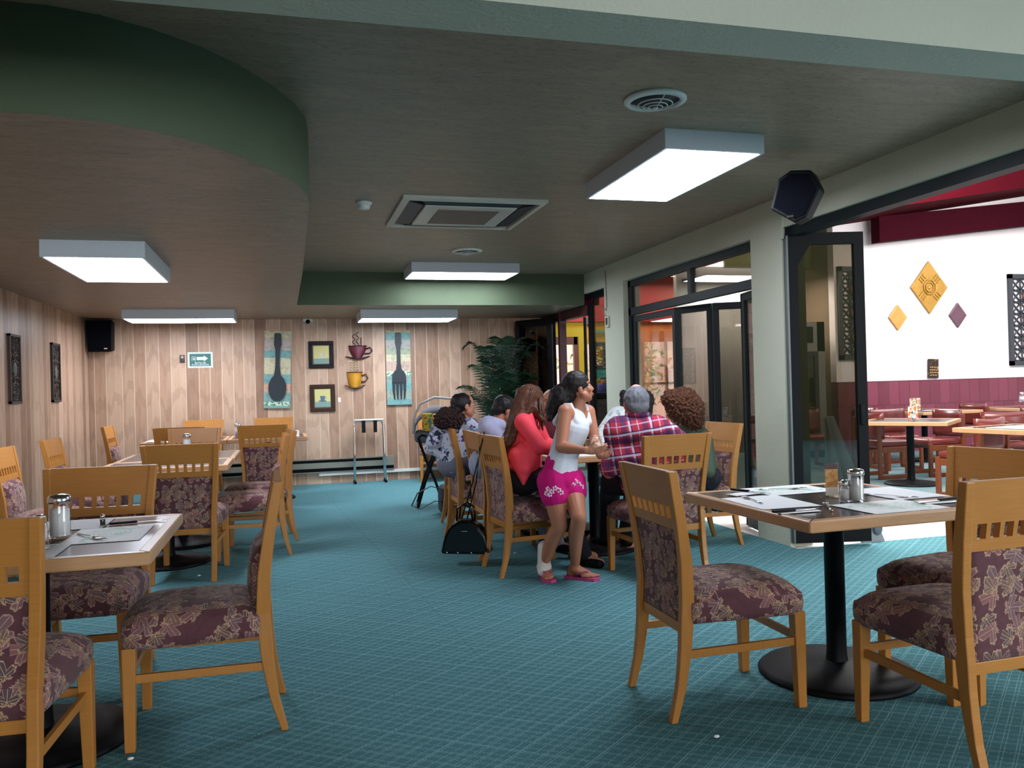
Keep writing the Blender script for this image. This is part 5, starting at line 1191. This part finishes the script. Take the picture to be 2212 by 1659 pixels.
# coral jacket
b = Vector((1.66, 5.57, 0)); pel = D(1133, 1032, 5.82); ch = D(1135, 935, 5.80); nk = D(1142, 893, 5.82); hc = D(1146, 868, 5.86); 
def ex_coral(m):
    m.cap(D(1118, 985, 5.66), .07, D(1131, 1044, 5.575), .016); m.cap(D(1148, 985, 5.66), .06, D(1131, 1040, 5.58), .018); m.cap(D(1112, 960, 5.78), .07, D(1114, 1002, 5.70), .055); m.cap(D(1134, 985, 5.68), .10, D(1132, 1015, 5.62), .055); m.cap(D(1150, 990, 5.68), .06, D(1152, 1012, 5.66), .04)
t, R = seated('woman in a coral jacket with long brown hair, seated with her back to the camera', b, pel, ch, nk, hc, EX*.8+EY*.55-UP*.25, 1.0, D(1130, 912, 5.66), D(1152, 908, 5.98), D(1166, 965, 5.62), D(1176, 958, 6.0), D(1204, 972, 5.74), D(1205, 965, 5.95), (D(1196, 1035, 5.62), D(1200, 1030, 5.85)), (Vector((2.02, 5.50, 0)), Vector((2.05, 5.72, 0))), SK, plain('coral_knit', (238, 66, 84), .75, var=.06), 'jacket', NAVY, extra=ex_coral, faceon=False, wide=1.15)
m = MB(); m.ell(hc+R @ Vector((0, -.012, .038)), (.088, .108, .088), R); m.ell(hc+R @ Vector((0, -.06, -.03)), (.082, .06, .10), R); q = []
m.cap(hc+R @ Vector((0, -.05, .02)), .085, D(1118, 910, 5.74), .070); m.cap(D(1120, 905, 5.74), .070, D(1098, 958, 5.70), .034); m.cap(D(1156, 880, 5.80), .045, D(1170, 905, 5.74), .03)
remesh(m, 'hair', BRN, t, .008, 3, .006)
m = MB(); random.seed(2); q = []
for k in range(90):
    u = random.random(); th = random.uniform(-1.3, 1.5); st = hc+R @ Vector((.09*math.sin(th), -.04-.06*math.cos(th), .08)); en = D(1084+34*u+random.uniform(-6, 4), 985-45*u+random.uniform(-25, 10), 5.69+.08*u); q.append((st, D(1104+34*u, 885+10*random.random(), 5.66+.06*random.random()), en))
for k in range(26):
    st = hc+R @ Vector((.09, 0, .04)); q.append((st, D(1166+random.uniform(-5, 7), 872, 5.75), D(1170+random.uniform(-8, 6), 915+random.uniform(-10, 18), 5.72)))
strands(m, q, .0065, .012); wbuild(m, 'hair_strands', BRN, t)
# lavender shirt
b = Vector((1.67, 6.16, 0)); hc = D(1090, 886, 6.40)
t, R = seated('person with short dark hair in a lavender shirt, hunched over the family table', b, D(1048, 1000, 6.35), D(1058, 938, 6.36), D(1076, 912, 6.38), hc, EX*.95+EY*.2-UP*.5, .92, D(1056, 926, 6.24), D(1066, 922, 6.5), D(1086, 975, 6.2), D(1100, 970, 6.5), D(1120, 965, 6.3), D(1128, 962, 6.5), (D(1110, 1010, 6.2), D(1112, 1008, 6.42)), (Vector((2.0, 6.05, 0)), Vector((2.0, 6.28, 0))), SK, plain('lavender_cotton', (168, 170, 200), .85, var=.06), 'shirt', plain('light_trousers', (150, 156, 180), .85), faceon=False, wide=1.2, chest_r=.105, belly=.10)
m = MB(); m.ell(hc+R @ Vector((0, -.018, .034)), (.080, .094, .084), R); m.ell(hc+R @ Vector((0, -.06, -.02)), (.064, .045, .05), R); remesh(m, 'hair', BLKH, t, .008, 2, .006)
# floral blouse
b = Vector((1.62, 6.86, 0)); hc = D(1003, 877, 7.02)
def ex_f(m): m.cap(D(1012, 960, 6.95), .07, D(1028, 1012, 6.95), .05); m.cap(D(950, 935, 7.0), .07, D(935, 955, 6.98), .06)
t, R = seated('woman in a floral blouse with glasses and a curly black ponytail, seen from behind', b, D(985, 1000, 7.0), D(983, 940, 7.02), D(998, 908, 7.02), hc, EX*.97+EY*.1, 1.0, D(1018, 918, 6.92), D(948, 926, 7.12), D(1040, 962, 6.95), D(930, 966, 7.02), D(1066, 966, 7.1), D(958, 985, 6.98), (D(1060, 1010, 6.8), D(1058, 1008, 7.0)), (Vector((2.0, 6.75, 0)), Vector((2.0, 6.98, 0))), SK2, m_spots('floral_cotton', (186, 190, 208), [(92, 60, 116), (46, 54, 70), (120, 140, 168)], 15, .60), 'blouse', plain('grey_trousers', (110, 112, 128), .85), wide=1.55, chest_r=.12, extra=ex_f)
m = MB(); m.ell(hc+R @ Vector((0, -.026, .032)), (.084, .096, .088), R); m.ell(hc+R @ Vector((0, -.07, -.02)), (.065, .06, .06), R); remesh(m, 'hair', BLKH, t, .008, 2, .004)
m = MB(); m.ell(D(967, 903, 6.92), (.10, .09, .09)); m.ell(D(985, 910, 6.94), (.09, .08, .08)); m.ell(D(955, 908, 6.93), (.07, .08, .07)); remesh(m, 'ponytail', m_hair('curly_dark', (20, 12, 12), (62, 36, 32), .7), t, .006, 1, .024)
m = MB(); m.tube([hc+R @ Vector((.031+.022*math.cos(k*.52), .098, .008+.018*math.sin(k*.52))) for k in range(12)], .0018, 6, closed=True); m.tube([hc+R @ Vector((.053, .096, .010)), hc+R @ Vector((.078, .0, .006))], .0018, 6); m.tube([hc+R @ Vector((-.031+.022*math.cos(k*.52), .098, .008+.018*math.sin(k*.52))) for k in range(12)], .0018, 6, closed=True); wbuild(m, 'glasses', CHROME, t)
# person at the far end
b = Vector((2.36, 7.75, 0)); hc = D(1190, 868, 8.0)
t, R = seated('person with dark hair facing the table from its far end, hidden behind the girl', b, D(1196, 975, 8.05), D(1194, 930, 8.03), D(1192, 896, 8.02), hc, -EX*.9-EY*.35-UP*.1, 1.05, D(1178, 912, 8.03), D(1210, 912, 8.03), D(1168, 948, 7.95), D(1216, 948, 7.9), D(1176, 962, 7.75), D(1206, 962, 7.7), (D(1182, 985, 7.6), D(1204, 985, 7.6)), (Vector((2.28, 7.45, 0)), Vector((2.5, 7.45, 0))), SK2, plain('maroon_top', (112, 34, 48), .8), 'shirt', NAVY, hair=None)
m = MB(); m.ell(hc+R @ Vector((0, -.03, .03)), (.092, .10, .095), R); m.cap(hc+R @ Vector((0, -.06, 0)), .085, D(1200, 905, 8.08), .06); remesh(m, 'hair', BLKH, t, .009, 2, .008)
# spotted blouse
b = Vector((2.86, 6.45, 0)); hc = D(1380, 876, 6.85)
def ex_s(m): m.cap(D(1338, 905, 6.8), .11, D(1300, 945, 6.6), .07); m.cap(D(1360, 915, 6.85), .11, D(1320, 935, 6.7), .10); m.cap(D(1345, 898, 6.85), .08, D(1380, 912, 6.85), .10)
t, R = seated('woman in a white blouse with grey leaf spots, seated behind the man in plaid', b, D(1372, 1000, 6.9), D(1366, 935, 6.88), D(1376, 906, 6.87), hc, -EX*.8+EY*.35-UP*.2, 1.0, D(1352, 905, 7.0), D(1402, 912, 6.75), D(1316, 948, 6.85), D(1340, 955, 6.6), D(1290, 958, 6.7), D(1300, 962, 6.5), (D(1320, 1010, 6.9), D(1325, 1010, 6.7)), (Vector((2.55, 6.5, 0)), Vector((2.55, 6.3, 0))), SK2, m_spots('white_leaf_spot_cotton', (214, 222, 222), [(150, 158, 160), (176, 184, 184)], 20, .60), 'blouse', NAVY, faceon=False, extra=ex_s)
m = MB(); m.ell(hc+R @ Vector((0, -.02, .03)), (.112, .118, .11), R); m.cap(D(1382, 880, 6.85), .115, D(1388, 905, 6.85), .08); m.cap(D(1346, 850, 6.85), .03, D(1344, 880, 6.85), .02); remesh(m, 'hair', BLKH, t, .009, 2, .012)
# man in plaid
b = Vector((2.38, 5.09, 0)); hc = D(1374, 872, 5.62); PL = m_plaid()
def ex_p(m): m.cap(D(1340, 935, 5.60), .12, D(1420, 935, 5.56), .12); m.cap(D(1350, 990, 5.58), .13, D(1420, 1000, 5.55), .13); m.cap(D(1440, 940, 5.54), .09, D(1466, 950, 5.52), .07)
t, R = seated('bald-crowned grey-haired man in a red and blue plaid shirt, seen from behind', b, D(1405, 1040, 5.56), D(1388, 945, 5.60), D(1378, 908, 5.62), hc, (AW(1374)*.95-RT(1374)*.25-UP*.28), 1.08, D(1450, 935, 5.50), D(1328, 945, 5.62), D(1470, 1010, 5.46), D(1314, 1022, 5.56), D(1400, 985, 5.95), D(1310, 1000, 5.92), (D(1372, 1040, 5.98), D(1318, 1048, 5.92)), (D(1352, 1180, 6.02), D(1312, 1182, 5.98)), m_skin('skin_ruddy', (186, 112, 98)), PL, 'shirt', plain('black_trousers', (16, 18, 28), .8), 'short', wide=1.4, chest_r=.14, belly=.15, extra=ex_p, faceon=False)
GH = m_hair('grey_hair', (34, 38, 46), (136, 138, 148), .6, 1, 90); m = MB()
m.ell(hc+R @ Vector((0, -.020, .022)), (.089, .104, .098), R); m.ell(hc+R @ Vector((0, -.06, -.03)), (.075, .05, .06), R)
remesh(m, 'hair', GH, t, .007, 3, .004)
m = MB(); m.ell(hc+R @ Vector((0, -.035, .070)), (.052, .054, .055), R); wbuild(m, 'bald_crown', m_skin('skin_crown', (202, 160, 150)), t)
m = MB(); c_ = D(1378, 900, 5.60); m.tube([c_+RT(1374)*.07*math.cos(k*.45+3.3)+AW(1374)*.065*math.sin(k*.45+3.3)+UP*(.012) for k in range(9)], .022, 8, flat=.9); wbuild(m, 'collar', PL, t)
# green top
b = Vector((3.02, 5.92, 0)); hc = D(1464, 884, 6.30)
t, R = seated('woman with curly auburn hair in a green top, seated right of the man in plaid', b, D(1510, 1028, 6.38), D(1500, 960, 6.36), D(1484, 916, 6.33), hc, (AW(1470)*.7-RT(1470)*.75-UP*.2), 1.03, D(1520, 945, 6.28), D(1462, 940, 6.46), D(1530, 1018, 6.22), D(1440, 985, 6.5), D(1470, 1010, 6.3), D(1410, 985, 6.5), (D(1430, 1025, 6.5), D(1436, 1022, 6.35)), (Vector((2.62, 6.05, 0)), Vector((2.62, 5.88, 0))), SK2, plain('olive_green_knit', (70, 84, 68), .85, var=.1), 'blouse', NAVY, faceon=False, wide=1.3, chest_r=.12)
m = MB(); m.ell(hc+R @ Vector((.0, -.055, .022)), (.135, .125, .135), R); m.ell(D(1490, 885, 6.25), (.105, .11, .125)); m.ell(D(1455, 862, 6.25), (.09, .09, .07)); m.ell(D(1498, 905, 6.28), (.08, .08, .09)); remesh(m, 'hair', m_hair('auburn_curls', (40, 18, 10), (104, 62, 38), .65, 1, 70), t, .006, 1, .026)
# distant person outside
q = onY(1308, 850, 15.0); t = thing('person', 'distant person in a blue shirt outside the narrow window', 'person', (q.x, q.y, -.05), 0); m = MB(); m.ell((0, 0, 1.42), (.09, .1, .12)); m.cap((0, 0, 1.25), .05, (0, 0, 1.36), .05); m.cap((0, 0, 1.18), .15, (0, 0, .75), .14, side=(1, 0, 0), w=1.3)
for s_ in (-1, 1): m.cap((s_*.2, 0, 1.18), .055, (s_*.22, 0, .85), .045); m.cap((s_*.22, 0, .85), .04, (s_*.15, -.15, .75), .03); m.cap((s_*.09, 0, .72), .09, (s_*.10, -.05, .4), .06); m.cap((s_*.10, -.05, .4), .06, (s_*.10, 0, .02), .045)
t.rotation_euler.z = 0; mm = MB(); mm.v = [v+t.location for v in m.v]; mm.f = m.f; mm.sm = m.sm; mm.mi = m.mi; remesh(mm, 'body', SK, t, .015, 3)
m = MB(); m.cap((0, 0, 1.20), .165, (0, 0, .75), .155, side=(1, 0, 0), w=1.3); m.cap((-.19, 0, 1.2), .065, (.19, 0, 1.2), .065); m.build('shirt', plain('blue_shirt', (50, 60, 130), .8), t); MB().ell((0, .01, 1.47), (.10, .11, .11)).build('hair', BLKH, t)
